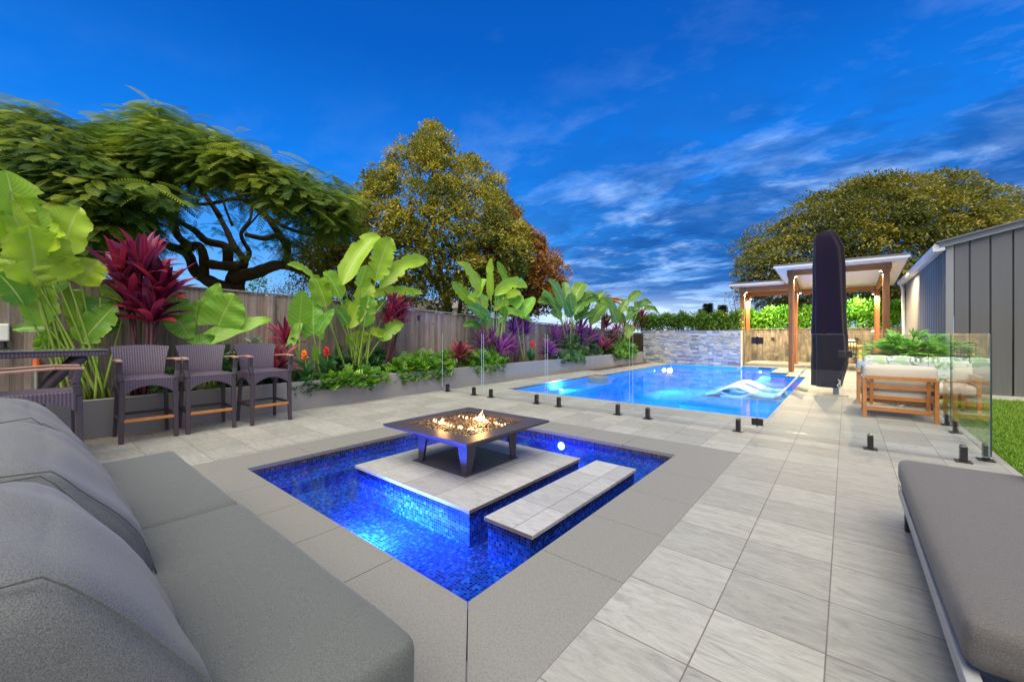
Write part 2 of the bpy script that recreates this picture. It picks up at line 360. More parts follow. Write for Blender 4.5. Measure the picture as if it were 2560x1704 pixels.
def fabric(t, color, speck=.5, sc=300):
    p = t.obj(); n = t.noise(p, sc, 2, .7); b = t.noise(p, 2.5, 4); m = t.noise(p, sc*.35, 3, .7)
    c = t.mix(t.maprange(n, .35, .65), tuple(x*(1-speck) for x in color), tuple(x*(1+speck) for x in color))
    c = t.mix(t.math('MULTIPLY', m, .5), c, tuple(x*.8 for x in color)); c = t.mix(t.math('MULTIPLY', b, .25), c, tuple(x*1.15 for x in color))
    h = t.math('ADD', t.math('MULTIPLY', n, .7), t.math('MULTIPLY', t.noise(p, 9, 4), 3))
    n_ = t.new('ShaderNodeBsdfPrincipled'); t.put(n_.inputs['Base Color'], c); t.put(n_.inputs['Roughness'], .95); t.put(n_.inputs['Specular IOR Level'], .1)
    t.put(n_.inputs['Sheen Weight'], .15); t.put(n_.inputs['Normal'], t.bump(h, .3, .002)); return n_.outputs[0]
mat('sofa_grey', lambda t: fabric(t, (.098, .105, .108), .55, 420))
mat('sofa_pillow_grey', lambda t: fabric(t, (.122, .128, .140), .5, 420))
mat('ottoman_grey', lambda t: fabric(t, (.102, .096, .100), .5, 420))
mat('umbrella_cover', lambda t: fabric(t, (.010, .005, .017), .25, 200))
def wicker(t):
    p = t.obj(); x, y, z = t.xyz(p)
    ny = t.math('GREATER_THAN', t.math('ABSOLUTE', t.xyz(t.new('ShaderNodeTexCoord').outputs['Normal'])[1]), .7)
    u = t.math('ADD', t.math('MULTIPLY', y, t.math('SUBTRACT', 1.0, ny)), t.math('MULTIPLY', x, ny))
    a = t.math('SINE', t.math('MULTIPLY', u, 262)); b = t.math('SINE', t.math('MULTIPLY', z, 420))
    h = t.math('ADD', t.math('MULTIPLY', a, .6), t.math('MULTIPLY', t.math('MULTIPLY', a, b), .5)); n = t.noise(p, 30, 3)
    f = t.maprange(h, -.9, .9)
    c = t.mix(f, (.022, .015, .030), (.135, .105, .155)); c = t.mix(t.math('MULTIPLY', n, .3), c, (.09, .07, .11))
    return t.principled(c, .45, 0, .45, t.bump(h, .5, .003))
mat('wicker', wicker)
mat('wicker_plain', lambda t: fine(t, (.050, .040, .055), .5, .25, 14, .4, .3, 0, 180))
def timber(t, c1, c2, c3, ax=2, board=.1, gap=.0, rough=.75, grain=1.0, wash=None):
    p = t.pos(); q = t.xyz(p); al = q[ax]
    oth = t.math('ADD', q[(ax+1) % 3], q[(ax+2) % 3]) if board is None else q[1 if ax == 2 else 2]
    bid = t.math('FLOOR', t.math('DIVIDE', oth, board or .15)); rn = t.white(t.comb(bid, 3.0, 1.0))
    sc = [24, 24, 24]; sc[ax] = 1.3
    v = t.vmath('ADD', t.scale(p, *sc), t.comb(t.math('MULTIPLY', rn, 40), t.math('MULTIPLY', rn, 17), 0))
    g = t.noise(v, 1.5, 6, .65, .6); bl = t.noise(p, 2.0, 4, .6)
    c = t.ramp(g, [(.28, c1), (.5, c2), (.74, c3)]); c = t.mix(1.0, c, t.ramp(rn, [(0, .66), (1, 1.16)]), 'MULTIPLY')
    c = t.mix(t.math('MULTIPLY', t.maprange(bl, .5, .75), .45), c, c1)
    kn = t.noise(t.scale(p, 7, 7, 7), 1.0, 1); c = t.mix(t.math('MULTIPLY', t.maprange(kn, .74, .8), .7), c, tuple(x*.3 for x in c1))
    return t.principled(c, rough, 0, .25, t.bump(g, .35, .004))
mat('fence_timber', lambda t: timber(t, (.14, .11, .095), (.26, .21, .19), (.38, .325, .305), 2, .1))
mat('fence_rail', lambda t: timber(t, (.20, .16, .145), (.32, .27, .25), (.42, .37, .36), 1, None))
mat('pergola_post', lambda t: timber(t, (.21, .085, .036), (.33, .140, .058), (.45, .205, .085), 2, None, rough=.5))
mat('pergola_beam', lambda t: timber(t, (.23, .095, .04), (.36, .155, .062), (.48, .22, .09), 0, None, rough=.5))
mat('deck_timber', lambda t: timber(t, (.05, .025, .03), (.085, .045, .045), (.12, .07, .07), 1, None))
def retaining(t):
    p = t.pos(); x, y, z = t.xyz(p); g = t.noise(t.scale(p, 9, 9, .9), 1.4, 7, .7, .8); b = t.noise(t.scale(p, 2.2, 1, .9), 1.6, 6, .65)
    c = t.ramp(g, [(.25, (.06, .052, .045)), (.5, (.20, .175, .14)), (.72, (.36, .32, .25))])
    c = t.mix(t.maprange(b, .42, .68), c, (.055, .05, .048)); c = t.mix(t.math('MULTIPLY', t.maprange(t.noise(p, 3.3, 5), .55, .7), .5), c, (.4, .35, .26))
    return t.principled(c, .85, 0, .2, t.bump(g, .5, .01))
mat('retaining_timber', retaining)
mat('planter_render', lambda t: fine(t, (.255, .25, .265), .6, .07, 1.6, .35, .08, 0, 90))
def stone(t):
    p = t.pos(); x, y, z = t.xyz(p); rn = t.attr('luv'); r1, r2, r3 = t.xyz(rn)
    n = t.noise(t.vmath('ADD', t.scale(p, 5, 5, 12), t.vmath('MULTIPLY', rn, (30, 30, 30))), 2.2, 6, .65)
    c = t.ramp(r1, [(0, (.16, .17, .20)), (.25, (.27, .28, .31)), (.5, (.38, .385, .40)), (.7, (.31, .29, .27)), (.82, (.42, .36, .27)), (.9, (.48, .48, .49)), (1, (.2, .21, .25))])
    c = t.mix(1.0, c, t.ramp(n, [(.25, .6), (.75, 1.3)]), 'MULTIPLY')
    return t.principled(c, .8, 0, .25, t.bump(n, .6, .01))
mat('stacked_stone', stone); mat('stone_mortar', lambda t: fine(t, (.10, .10, .115), .9, .2, 20, .1))
def shed_sheet(t):
    p = t.pos(); n = t.noise(t.scale(p, 9, 9, .5), 1.3, 6, .7); b = t.noise(p, .8, 3); z = t.xyz(p)[2]
    c = t.mix(n, (.095, .094, .108), (.138, .134, .150)); c = t.mix(t.math('MULTIPLY', t.maprange(z, .9, .05), t.math('MULTIPLY', t.maprange(n, .4, .65), .5)), c, (.20, .18, .16)); c = t.mix(t.math('MULTIPLY', b, .25), c, (.10, .10, .115))
    return t.principled(c, .46, 0, .35, t.bump(t.noise(t.scale(p, 3, 3, .4), 2, 2), .05, .02))
mat('shed_panel', shed_sheet); mat('shed_corrugated', lambda t: fine(t, (.21, .205, .205), .5, .06, 1.4, .3))
mat('window_dark', lambda t: fine(t, (.02, .02, .025), .1, .1, 3, .5))
def perforated(t):
    p = t.pos(); x, y, z = t.xyz(p); fx = t.math('FRACT', t.math('DIVIDE', x, .026)); fy = t.math('FRACT', t.math('DIVIDE', y, .026))
    dd = t.vmath('LENGTH', t.comb(t.math('SUBTRACT', fx, .5), t.math('SUBTRACT', fy, .5), 0)); m = t.maprange(dd, .2, .27)
    return t.principled(t.mix(m, (.19, .18, .22), (.035, .028, .045)), .4, .1, .5, t.bump(m, .3, .003))
mat('perforated_steel', perforated)
def pebble(t):
    r = t.attr('luv'); a, b, c_ = t.xyz(r)
    return t.principled(t.ramp(a, [(0, (.012, .008, .006)), (.5, (.04, .024, .012)), (.85, (.10, .055, .02)), (1, (.2, .12, .045))]), .3, 0, .5)
mat('pebble', pebble)
def flame(t):
    a = t.attr('luv'); u, v, r = t.xyz(a)
    c = t.ramp(v, [(0, (.25, .45, 1.0)), (.18, (1.0, .62, .25)), (.5, (1.0, .70, .32)), (1, (1.0, .48, .12))])
    em = t.new('ShaderNodeEmission'); t.put(em.inputs[0], c); t.put(em.inputs[1], 5.0)
    tr = t.new('ShaderNodeBsdfTransparent')
    return t.mixs(t.maprange(v, 1.0, .35, .15, .95), tr.outputs[0], em.outputs[0])
mat('flame', flame)
def lamp_lens(name, col, st): mat(name, lambda t: t.principled((.8, .8, .8), .3, 0, .5, None, col, st))
lamp_lens('lens_blue', (.40, .72, 1.0), 9.0); lamp_lens('lens_pool', (.55, .85, 1.0), 5.0); lamp_lens('lens_warm', (1.0, .86, .62), 14.0)
def leafmat(name, stops, rib=(.45, .62, .12), vein=0.0, nveins=14, trans=.38, rough=.42, ribw=.03, noise=2.0, edge=None):
    def fn(t):
        a = t.attr('luv'); u, v, r = t.xyz(a); n = t.noise(t.obj(), noise, 3)
        c = t.ramp(t.math('ADD', t.math('MULTIPLY', r, .7), t.math('MULTIPLY', n, .3)), stops)
        au = t.math('ABSOLUTE', t.math('SUBTRACT', u, .5))
        if vein:
            w_ = t.math('SINE', t.math('MULTIPLY', t.math('SUBTRACT', v, t.math('MULTIPLY', au, .45)), nveins*6.283))
            c = t.mix(t.math('MULTIPLY', t.maprange(w_, .55, 1.0), vein), c, rib)
        if edge: c = t.mix(t.math('MULTIPLY', t.maprange(au, .40, .5), .7), c, edge)
        if ribw: c = t.mix(t.maprange(au, ribw, ribw*.4), c, rib)
        ps = t.principled(c, rough, 0, .4)
        tl = t.new('ShaderNodeBsdfTranslucent'); t.put(tl.inputs[0], c)
        return t.mixs(trans, ps, tl.outputs[0])
    mat(name, fn)
leafmat('banana_leaf', [(0, (.02, .13, .03)), (.3, (.07, .27, .025)), (.6, (.24, .47, .022)), (.85, (.44, .62, .035)), (1, (.62, .68, .08))], (.50, .66, .16), .42, 22, .42, .34, .03, 5, (.36, .42, .06))
leafmat('banana_leaf_dark', [(0, (.015, .10, .045)), (.4, (.06, .22, .04)), (.75, (.20, .34, .03)), (1, (.40, .44, .05))], (.42, .55, .16), .4, 22, .42, .34, .03, 5, (.32, .30, .06))
leafmat('alocasia_leaf', [(0, (.06, .27, .03)), (.5, (.16, .42, .03)), (1, (.32, .55, .05))], (.42, .60, .12), .42, 9, .4, .4, .02)
leafmat('cordyline_leaf', [(0, (.05, .012, .05)), (.4, (.13, .016, .065)), (.65, (.28, .02, .08)), (.88, (.55, .04, .06)), (1, (.50, .26, .08))], (.5, .07, .12), 0, 1, .3, .35, .02, 3, (.55, .05, .10))
leafmat('cordyline_purple', [(0, (.05, .014, .08)), (.5, (.16, .03, .18)), (.85, (.34, .06, .22)), (1, (.42, .18, .25))], (.25, .1, .25), 0, 1, .25, .35, .02, 3)
leafmat('bromeliad_leaf', [(0, (.07, .018, .045)), (.5, (.22, .03, .06)), (.85, (.34, .06, .06)), (1, (.36, .30, .18))], (.3, .1, .1), 0, 1, .25, .35, 0, 3, (.3, .12, .08))
leafmat('bromeliad_silver', [(0, (.10, .13, .09)), (.5, (.2, .25, .17)), (1, (.36, .38, .28))], (.3, .3, .2), 0, 1, .25, .4, 0, 3, (.25, .08, .1))
leafmat('xanadu_leaf', [(0, (.02, .10, .012)), (.45, (.06, .20, .015)), (.8, (.16, .33, .02)), (1, (.34, .42, .03))], (.2, .35, .05), 0, 1, .3, .35, 0, 4)
leafmat('dark_shrub_leaf', [(0, (.012, .05, .02)), (.5, (.03, .11, .03)), (1, (.08, .2, .05))], (.1, .2, .05), 0, 1, .3, .4, .03, 4)
leafmat('poinciana_leaf', [(0, (.018, .065, .02)), (.35, (.06, .14, .025)), (.6, (.18, .27, .03)), (.82, (.42, .48, .04)), (1, (.62, .64, .07))], (.2, .3, .05), 0, 1, .35, .55, 0, .35)
leafmat('green_tree_leaf', [(0, (.035, .06, .02)), (.25, (.10, .13, .025)), (.5, (.25, .25, .03)), (.75, (.44, .37, .04)), (1, (.58, .44, .06))], (.2, .2, .05), 0, 1, .3, .55, 0, .4)
leafmat('rust_tree_leaf', [(0, (.09, .05, .03)), (.35, (.22, .10, .03)), (.65, (.36, .17, .03)), (1, (.55, .27, .04))], (.3, .1, .05), 0, 1, .3, .55, 0, .5)
leafmat('dome_tree_leaf', [(0, (.03, .055, .022)), (.25, (.09, .115, .028)), (.5, (.19, .20, .035)), (.75, (.34, .29, .035)), (1, (.52, .34, .04))], (.2, .2, .05), 0, 1, .25, .5, 0, .25)
leafmat('hedge_leaf', [(0, (.025, .07, .012)), (.45, (.07, .17, .015)), (.8, (.16, .28, .02)), (1, (.28, .36, .03))], (.2, .2, .05), 0, 1, .3, .5, 0, 1.2)
leafmat('lush_hedge_leaf', [(0, (.03, .12, .015)), (.45, (.09, .28, .02)), (.8, (.20, .42, .03)), (1, (.33, .52, .05))], (.2, .3, .05), 0, 1, .35, .45, 0, 1.2)
leafmat('palm_leaf', [(0, (.05, .24, .03)), (.5, (.16, .46, .04)), (1, (.46, .66, .16))], (.3, .4, .1), 0, 1, .3, .4, .02, 3)
leafmat('conifer_leaf', [(0, (.02, .04, .02)), (1, (.07, .10, .035))], (.2, .2, .05), 0, 1, .2, .6, 0, 1)
leafmat('olive_bush_leaf', [(0, (.06, .08, .055)), (1, (.17, .2, .11))], (.2, .2, .05), 0, 1, .25, .6, 0, 1)
leafmat('grass_blade', [(0, (.05, .14, .012)), (.5, (.12, .27, .02)), (1, (.26, .36, .035))], (.2, .2, .05), 0, 1, .3, .5, 0, 2)
mat('stem_green', lambda t: fine(t, (.20, .30, .05), .5, .35, 9, .3)); mat('stem_purple', lambda t: fine(t, (.12, .045, .06), .6, .4, 14, .3, .4))
def lawn(t):
    p = t.pos(); n = t.noise(p, 3, 5); m = t.noise(p, 60, 4, .7)
    return t.principled(t.mix(n, t.mix(m, (.05, .12, .012), (.12, .24, .02)), t.mix(m, (.10, .16, .02), (.22, .26, .05))), .9, 0, .1, t.bump(m, .8, .02))
mat('lawn', lawn); mat('terrain', lambda t: fine(t, (.07, .10, .03), .95, .4, .3, .1))
def print_cloth(t):
    p = t.obj(); n = t.noise(p, 7, 2, .5, 1.5); m = t.noise(t.vmath('ADD', p, (5, 3, 1)), 8, 2, .5, 1.2); q = t.noise(t.vmath('ADD', p, (1, 8, 4)), 6, 1)
    c = t.mix(t.maprange(n, .52, .56), (.74, .75, .72), (.16, .30, .16)); c = t.mix(t.maprange(m, .58, .62), c, (.45, .58, .36)); c = t.mix(t.maprange(q, .66, .7), c, (.85, .22, .25))
    return t.principled(c, .9, 0, .1)
mat('print_cloth', print_cloth)
def sign_face(t):
    p = t.obj(); x, y, z = t.xyz(p); n = t.noise(t.scale(p, 60, 1, 26), 1.0, 2)
    c = t.mix(t.maprange(z, -.005, .005), (.80, .74, .30), (.72, .74, .76))
    band = t.math('MULTIPLY', t.math('GREATER_THAN', z, .03), t.math('LESS_THAN', z, .10)); c = t.mix(t.math('MULTIPLY', band, t.maprange(n, .38, .5)), c, (.03, .04, .10))
    rows = t.math('MULTIPLY', t.math('LESS_THAN', z, -.02), t.math('GREATER_THAN', t.math('FRACT', t.math('MULTIPLY', z, 22)), .62)); c = t.mix(t.math('MULTIPLY', rows, .5), c, (.2, .2, .16))
    return t.principled(c, .5, 0, .3)
mat('sign_face', sign_face)

# ------------------------------------------------------------------ foliage helpers
def blade(mb, base, tip, wd, hint, bow=.1, seg=12, kind='banana', fold=.12, wave=.0, rnd=.5, jag=0.0, bowdir=(0, 0, 1)):
    base, tip = Vector(base), Vector(tip); ax = tip-base; L = ax.length; ctrl = (base+tip)/2+Vector(bowdir)*(bow*L*2)
    P = lambda q: base*(1-q)**2+ctrl*(2*q*(1-q))+tip*q*q
    ph = random.uniform(0, 6); vs = []; uv = []; hint = Vector(hint)
    for i in range(seg+1):
        q = i/seg; p = P(q); d = (P(min(1, q+.02))-P(max(0, q-.02))).normalized()
        n = (hint-d*hint.dot(d)); n = n.normalized() if n.length > 1e-4 else d.orthogonal().normalized(); sd = d.cross(n)
        if kind == 'banana': wq = min(1, (q/.16+.03)**.6)*min(1, ((1-q)/.30+.005)**.62)
        elif kind == 'heart': wq = 1.42*(q+.10)**.32*max(0, 1-q+.004)**.62
        elif kind == 'strap': wq = min(1, .55+q*1.3)*min(1, ((1-q)/.45+.01)**.8)
        else: wq = math.sin(math.pi*min(1, max(0, q**.8*.97+.02)))**.75
        hw = wd/2*wq
        nl, nr = (random.random() < .11 and kind == 'banana' and jag > .05, random.random() < .11 and kind == 'banana' and jag > .05)
        for k, u in enumerate((-1, -.5, 0, .5, 1)):
            jj = 1-(jag*random.random() if abs(u) == 1 else 0)
            if (u == -1 and nl) or (u == 1 and nr): jj = random.uniform(.55, .75)
            off = n*(fold*wd*abs(u)*wq)+n*(wave*wd*abs(u)*math.sin(q*16+ph+u*1.3))
            back_ = d*(-.16*L*abs(u)**1.5*max(0, 1-q*4)) if kind == 'heart' else Vector()
            vs.append(p+sd*(hw*u*jj)+off+back_); uv.append((.5+u*.5, q, rnd))
    fs = [(i*5+k, i*5+k+1, (i+1)*5+k+1, (i+1)*5+k) for i in range(seg) for k in range(4)]
    mb.add(vs, fs, 0, uv)
def unit(a): return a/np.maximum(np.linalg.norm(a, axis=-1, keepdims=True), 1e-9)
DIAMOND = (np.array([(0, 0, 0), (.45, -.5, .05), (1, 0, 0), (.45, .5, .05)]), [(0, 1, 2, 3)])
LEAF = (np.array([(0, 0, 0), (.28, -.46, .04), (.65, -.4, .03), (1, 0, -.06), (.65, .4, .03), (.28, .46, .04)]), [(0, 1, 2, 5), (5, 2, 3, 4)])
def frond_template(k, droop, slim=.06):
    v = []; f = []
    for i in range(k):
        q = .08+.86*i/k; prof = math.sin(math.pi*(.12+.80*q))**.7
        for sg in (-1, 1):
            b = len(v); h = lambda a: -droop*a*a
            v += [(q, 0, h(q)), (q+.075, sg*.5*prof, h(q)-.04), (q+.075+slim, sg*.46*prof, h(q)-.05), (q+slim*.9, 0, h(q+slim))]
            f.append((b, b+1, b+2, b+3) if sg < 0 else (b+3, b+2, b+1, b))
    return np.array(v), f
FROND = frond_template(13, .34, .030); LOBED = frond_template(4, .35, .15)
def leaf_cloud(name, P, D, Nn, L, W, tmpl, m, parent=None, rnd=None):
    V, F = tmpl; n = len(P); k = len(V); D = unit(D); S = unit(np.cross(D, Nn)); U = np.cross(S, D)
    L = np.broadcast_to(L, n); W = np.broadcast_to(W, n)
    co = P[:, None, :]+D[:, None, :]*(L[:, None]*V[None, :, 0])[..., None]+S[:, None, :]*(W[:, None]*V[None, :, 1])[..., None]+U[:, None, :]*(L[:, None]*V[None, :, 2])[..., None]
    org = np.array(ORIG.get(parent.name, Vector()) if parent else (0, 0, 0)); co = (co-org).reshape(-1, 3)
    fv = np.array(F); nf = len(fv); idx = (fv[None]+(np.arange(n)*k)[:, None, None]).reshape(-1, fv.shape[1])
    me = bpy.data.meshes.new(name); me.vertices.add(len(co)); me.vertices.foreach_set('co', co.astype('f').ravel())
    me.loops.add(idx.size); me.loops.foreach_set('vertex_index', idx.astype('i').ravel()); me.polygons.add(len(idx))
    me.polygons.foreach_set('loop_start', (np.arange(len(idx))*fv.shape[1]).astype('i'))
    a = me.attributes.new('luv', 'FLOAT_VECTOR', 'POINT'); rnd = RNG.random(n) if rnd is None else rnd
    uv = np.empty((n, k, 3), 'f'); uv[:, :, 0] = V[None, :, 1]+.5; uv[:, :, 1] = V[None, :, 0]; uv[:, :, 2] = rnd[:, None]; a.data.foreach_set('vector', uv.ravel())
    me.materials.append(MATS[m]); me.update(calc_edges=True); me.validate()
    o = bpy.data.objects.new(name, me); COL.objects.link(o); ORIG[o.name] = Vector(org)
    if parent: o.parent = parent
    return o
def px_world(px, py, f):
    px, py, f = np.broadcast_arrays(np.asarray(px, float), np.asarray(py, float), np.asarray(f, float))
    r = (px-CX)/FPX*f; return np.stack([r*CC-f*SS, r*SS+f*CC, CAMZ-(py-HY)*f/FPX], -1)
def crown_points(top, bot, f0, depth, n, rag=8, shell=.6, thin=None):
    tx, ty = zip(*top); bx, by = zip(*bot); x0, x1 = min(tx), max(tx); out = []
    while len(out) < n:
        x = RNG.uniform(x0, x1); a = np.interp(x, tx, ty)+RNG.normal(0, rag*.5); b = np.interp(x, bx, by)+RNG.normal(0, rag)
        if b-a < 2: continue
        if RNG.random() > (b-a)/400+.12: continue
        y = a+(b-a)*RNG.random()
        if thin is not None and RNG.random() > thin(x, y): continue
        u = (y-(a+b)/2)/((b-a)/2); v = (x-(x0+x1)/2)/((x1-x0)/2); q = math.sqrt(max(0, 1-.8*u*u-.6*v*v))
        s_ = -1+.25*RNG.random() if RNG.random() < shell else RNG.uniform(-1, 1)
        out.append((x, y, f0+depth*q*s_))
    return np.array(out)
def crown(name, parent, m, pts, per, spread, L, W, tmpl, center, out=.6, down=.2, flat=.5, squash=.6, jitter=.5, ball=False, zf=1.0):
    C = px_world(pts[:, 0], pts[:, 1], pts[:, 2]); n = len(C); cr = RNG.random(n)
    P = np.repeat(C, per, 0)+RNG.normal(0, 1, (n*per, 3))*np.array([spread, spread, spread*squash])
    if ball:
        u = unit(RNG.normal(0, 1, (n*per, 3))); u[:, 2] = np.where(u[:, 2] < -.2, -u[:, 2], u[:, 2])
        P = np.repeat(C, per, 0)+u*np.array([spread, spread, spread*squash])*(np.repeat(RNG.uniform(.4, 1.35, n), per)*RNG.uniform(.75, 1.05, n*per))[:, None]
    o = unit(P-np.array(center)); loc = unit(P-np.repeat(C, per, 0))
    D = o*out+loc*.7+RNG.normal(0, jitter, P.shape); D[:, 2] = D[:, 2]*zf-down; D = unit(D)
    N_ = RNG.normal(0, 1-flat*.6, P.shape); N_[:, 2] += flat*2.2; N_ += o*.5+(loc*1.3 if ball else 0)
    k = len(P); return leaf_cloud(name, P, D, N_, L*RNG.uniform(.65, 1.25, k), W*RNG.uniform(.7, 1.2, k), tmpl, m, parent, np.clip(np.repeat(cr, per)*.80+RNG.random(k)*.20, 0, 1))
def umbels(name, parent, m, pts, per, L, W, center, down=.22):
    C = px_world(pts[:, 0], pts[:, 1], pts[:, 2]); n = len(C); cr = RNG.random(n); k = n*per
    az = np.tile(np.arange(per)*2.39996, n)+np.repeat(RNG.uniform(0, 6.28, n), per)+RNG.normal(0, .25, k); tier = np.tile(np.arange(per)/per, n)
    D = np.stack([np.cos(az), np.sin(az), .30-.62*tier-down+RNG.normal(0, .12, k)], -1)
    tilt = np.repeat(unit(C-np.array(center))*np.array([1, 1, .2]), per, 0); D = unit(D+tilt*.55)
    P = np.repeat(C, per, 0)+RNG.normal(0, .05, (k, 3))-np.stack([0*tier, 0*tier, .16*tier], -1)
    N_ = RNG.normal(0, .12, (k, 3)); N_[:, 2] += 1; s_ = np.repeat(RNG.uniform(.75, 1.25, n), per)
    return leaf_cloud(name, P, D, N_, L*s_*RNG.uniform(.8, 1.15, k), W*s_*RNG.uniform(.8, 1.15, k), FROND, m, parent, np.clip(np.repeat(cr, per)*.75+RNG.random(k)*.15+(1-tier)*.10, 0, 1))
def limbs(name, parent, m, paths, f0, wob=.35, thick=1.0):
    mb = MB()
    for pts, r0, r1 in paths:
        pp = []; fo = 0.0
        for i, (x, y) in enumerate(pts):
            if i: fo += random.uniform(-wob, wob)
            pp.append(at_f(x, y, f0+fo))
        fine_ = []
        for i in range(len(pp)-1):
            a, b = pp[i], pp[i+1]; z0 = pp[max(0, i-1)]; z1 = pp[min(len(pp)-1, i+2)]
            for j in range(4):
                q = j/4; fine_.append(.5*((2*a)+(b-z0)*q+(2*z0-5*a+4*b-z1)*q*q+(3*a-z0-3*b+z1)*q**3))
        fine_.append(pp[-1]); k = len(fine_)
        mb.tube(fine_, [(r0+(r1-r0)*(i/(k-1))**.8)*thick*random.uniform(.92, 1.08) for i in range(k)], 9)
    return mb.build(name, m, parent, smooth=True)

# ------------------------------------------------------------------ ground, paving, pool and spa
PLX = -6.91
mb = cells(MB(), [-600, -40, -8.3, 1.2, 60, 600], [-600, -60, -6, 20.25, 90, 900], lambda x, y: not (-8.3 < x < 1.2 and -6 < y < 20.25), -.06)
struct(mb.build('terrain', 'terrain'))
SPA = (-4.29, -1.36, 1.32, 4.30); CO = .498
pxs = [-5.95, -5.75, -3.1, -1.9, -1.4, -.9]; pys = [7.0, 11.2, 14.43, 15.5, 17.4, 17.72]
def in_pool(x, y):
    if not (7.0 < y < 17.72) or x < -5.95 or x > -.9: return False
    if y < 11.2: return True
    if x < -5.75: return False
    if y < 14.43: return True
    if y < 15.5: return x < -1.4
    if y < 17.4: return x < -1.9
    return -3.1 < x < -1.9
def paved(x, y):
    if in_pool(x, y): return False
    if SPA[0]-CO < x < SPA[1]+CO and SPA[2]-CO < y < SPA[3]+CO: return False
    if y > 17.4 and x < -3.1: return False
    if x < -6.45 and y > 12.3: return False
    return True
xs = sorted({-8.2, PLX, -6.45, SPA[0]-CO, SPA[1]+CO, 1.2, *pxs}); ys = sorted({-6.0, 12.3, SPA[2]-CO, SPA[3]+CO, 20.25, *pys})
struct(cells(MB(), xs, ys, paved, 0.0, -.05).build('paving', 'paving_tile'))
struct(cells(MB(), [PLX, -6.45], [12.3, 17.4], lambda x, y: True, .004, -.05).build('timber_deck', 'deck_timber'))
mb = MB()                                                     # spa coping: mitred slabs
x0, x1, y0, y1 = SPA; g = .0026
def slab(poly): mb.prism(poly, -.035, .001)
for k in range(5):
    w_ = (x1-x0)/5; a, b = x0+k*w_+g, x0+(k+1)*w_-g
    for (yi, yo, sg) in ((y0, y0-CO, 1), (y1, y1+CO, -1)):
        ao = x0-CO+g if k == 0 else a; bo = x1+CO-g if k == 4 else b
        slab([(ao, yo), (bo, yo), (b, yi), (a, yi)][::sg])
for k in range(5):
    w_ = (y1-y0)/5; a, b = y0+k*w_+g, y0+(k+1)*w_-g
    for (xi, xo, sg) in ((x0, x0-CO, -1), (x1, x1+CO, 1)):
        ao = y0-CO+g*3 if k == 0 else a; bo = y1+CO-g*3 if k == 4 else b
        slab([(xo, ao), (xo, bo), (xi, b), (xi, a)][::sg])
struct(mb.build('spa_coping', 'coping_stone', bevel=.0015))
WZ = -.078
spa = thing('spa', 'sunken square spa lined with blue mosaic tile around the fire table', 'spa', (-2.83, 2.81, WZ))
def spa_h(x, y):
    if x < -4.0: return WZ-.09
    return WZ-.20
basin(MB(), [x0, -4.0, x1], [y0, y1], spa_h, WZ-.004).build('basin', 'mosaic_blue', spa)
mb = MB()
for (a, b) in (((x0, y0), (x1, y0)), ((x1, y0), (x1, y1)), ((x1, y1), (x0, y1)), ((x0, y1), (x0, y0))):
    mb.add([(*a, WZ-.004), (*b, WZ-.004), (*b, -.034), (*a, -.034)], [(0, 3, 2, 1)])
mb.build('waterline_tile', 'mosaic_waterline', spa)
struct(cells(MB(), [x0+.001, x1-.001], [y0+.001, y1-.001], lambda x, y: True, WZ).build('spa_water', 'spa_water'))
def dome_light(name, p, nrm, r, lens, parent, energy, color, aim, spot=150, size=.05, down=None):
    p = Vector(p); nrm = Vector(nrm); mb = MB(); mb.tube([p, p+nrm*.012], r*1.25, 18); o = mb.build(name, 'grey_frame', parent)
    m2 = MB(); m2.tube([p+nrm*.012, p+nrm*.02], [r, r*.85], 18); m2.build('lens', lens, o)
    a_ = Vector(aim); lamp('underwater_lamp', 'SPOT', p+nrm*.04, energy, color, o, size, a_ if down is None else p+nrm*.45+Vector((0, 0, -down)), spot if down is None else 150, .8 if down is None else .9)
    if down is not None: lamp('surface_glow', 'SPOT', p+nrm*.05, energy*.42, (.10, .14, 1.0), o, size, p+nrm*.9+Vector((0, 0, .38)), 100, 1.0)
dome_light('spa_light', (-2.75, 4.299, WZ-.075), (0, -1, 0), .045, 'lens_blue', spa, 340, (.07, .20, 1.0), (-2.75, 3.0, WZ-.1), 165, .05, .42)
dome_light('spa_light', (-2.72, 1.321, WZ-.085), (0, 1, 0), .045, 'lens_blue', spa, 700, (.07, .23, 1.0), (-2.72, 2.6, WZ-.13), 165, .05, .42)

isl = thing('stone_platform', 'square slate-topped platform standing in the spa under the fire table', 'platform', (-2.825, 2.785, -.3))
cx0, cx1, cy0, cy1 = -3.60, -2.05, 2.005, 3.56
MB().box(cx0+.02, cx1-.02, cy0+.02, cy1-.02, WZ-.20, WZ-.001).build('tiled_base', 'mosaic_blue', isl); MB().box(cx0+.018, cx1-.018, cy0+.018, cy1-.018, WZ-.0005, -.024).build('unlit_band', 'mosaic_unlit', isl)  # navy strip stands for tile the underwater lamps leave dark
MB().box(cx0, cx1, cy0, cy1, -.024, .003).build('cap', 'island_tile', isl, bevel=.003)
bn = thing('stepping_bench', 'long narrow slate-topped step in the spa beside the square platform', 'step', (-1.7, 2.8, -.3))
MB().box(-1.885, -1.515, 2.02, 3.595, WZ-.20, WZ-.001).build('tiled_base', 'mosaic_blue', bn); MB().box(-1.887, -1.513, 2.018, 3.597, WZ-.0005, -.024).build('unlit_band', 'mosaic_unlit', bn)  # same painted shade between water and cap
MB().box(-1.905, -1.495, 2.0, 3.61, -.024, .003).build('cap', 'island_tile', bn, bevel=.003)

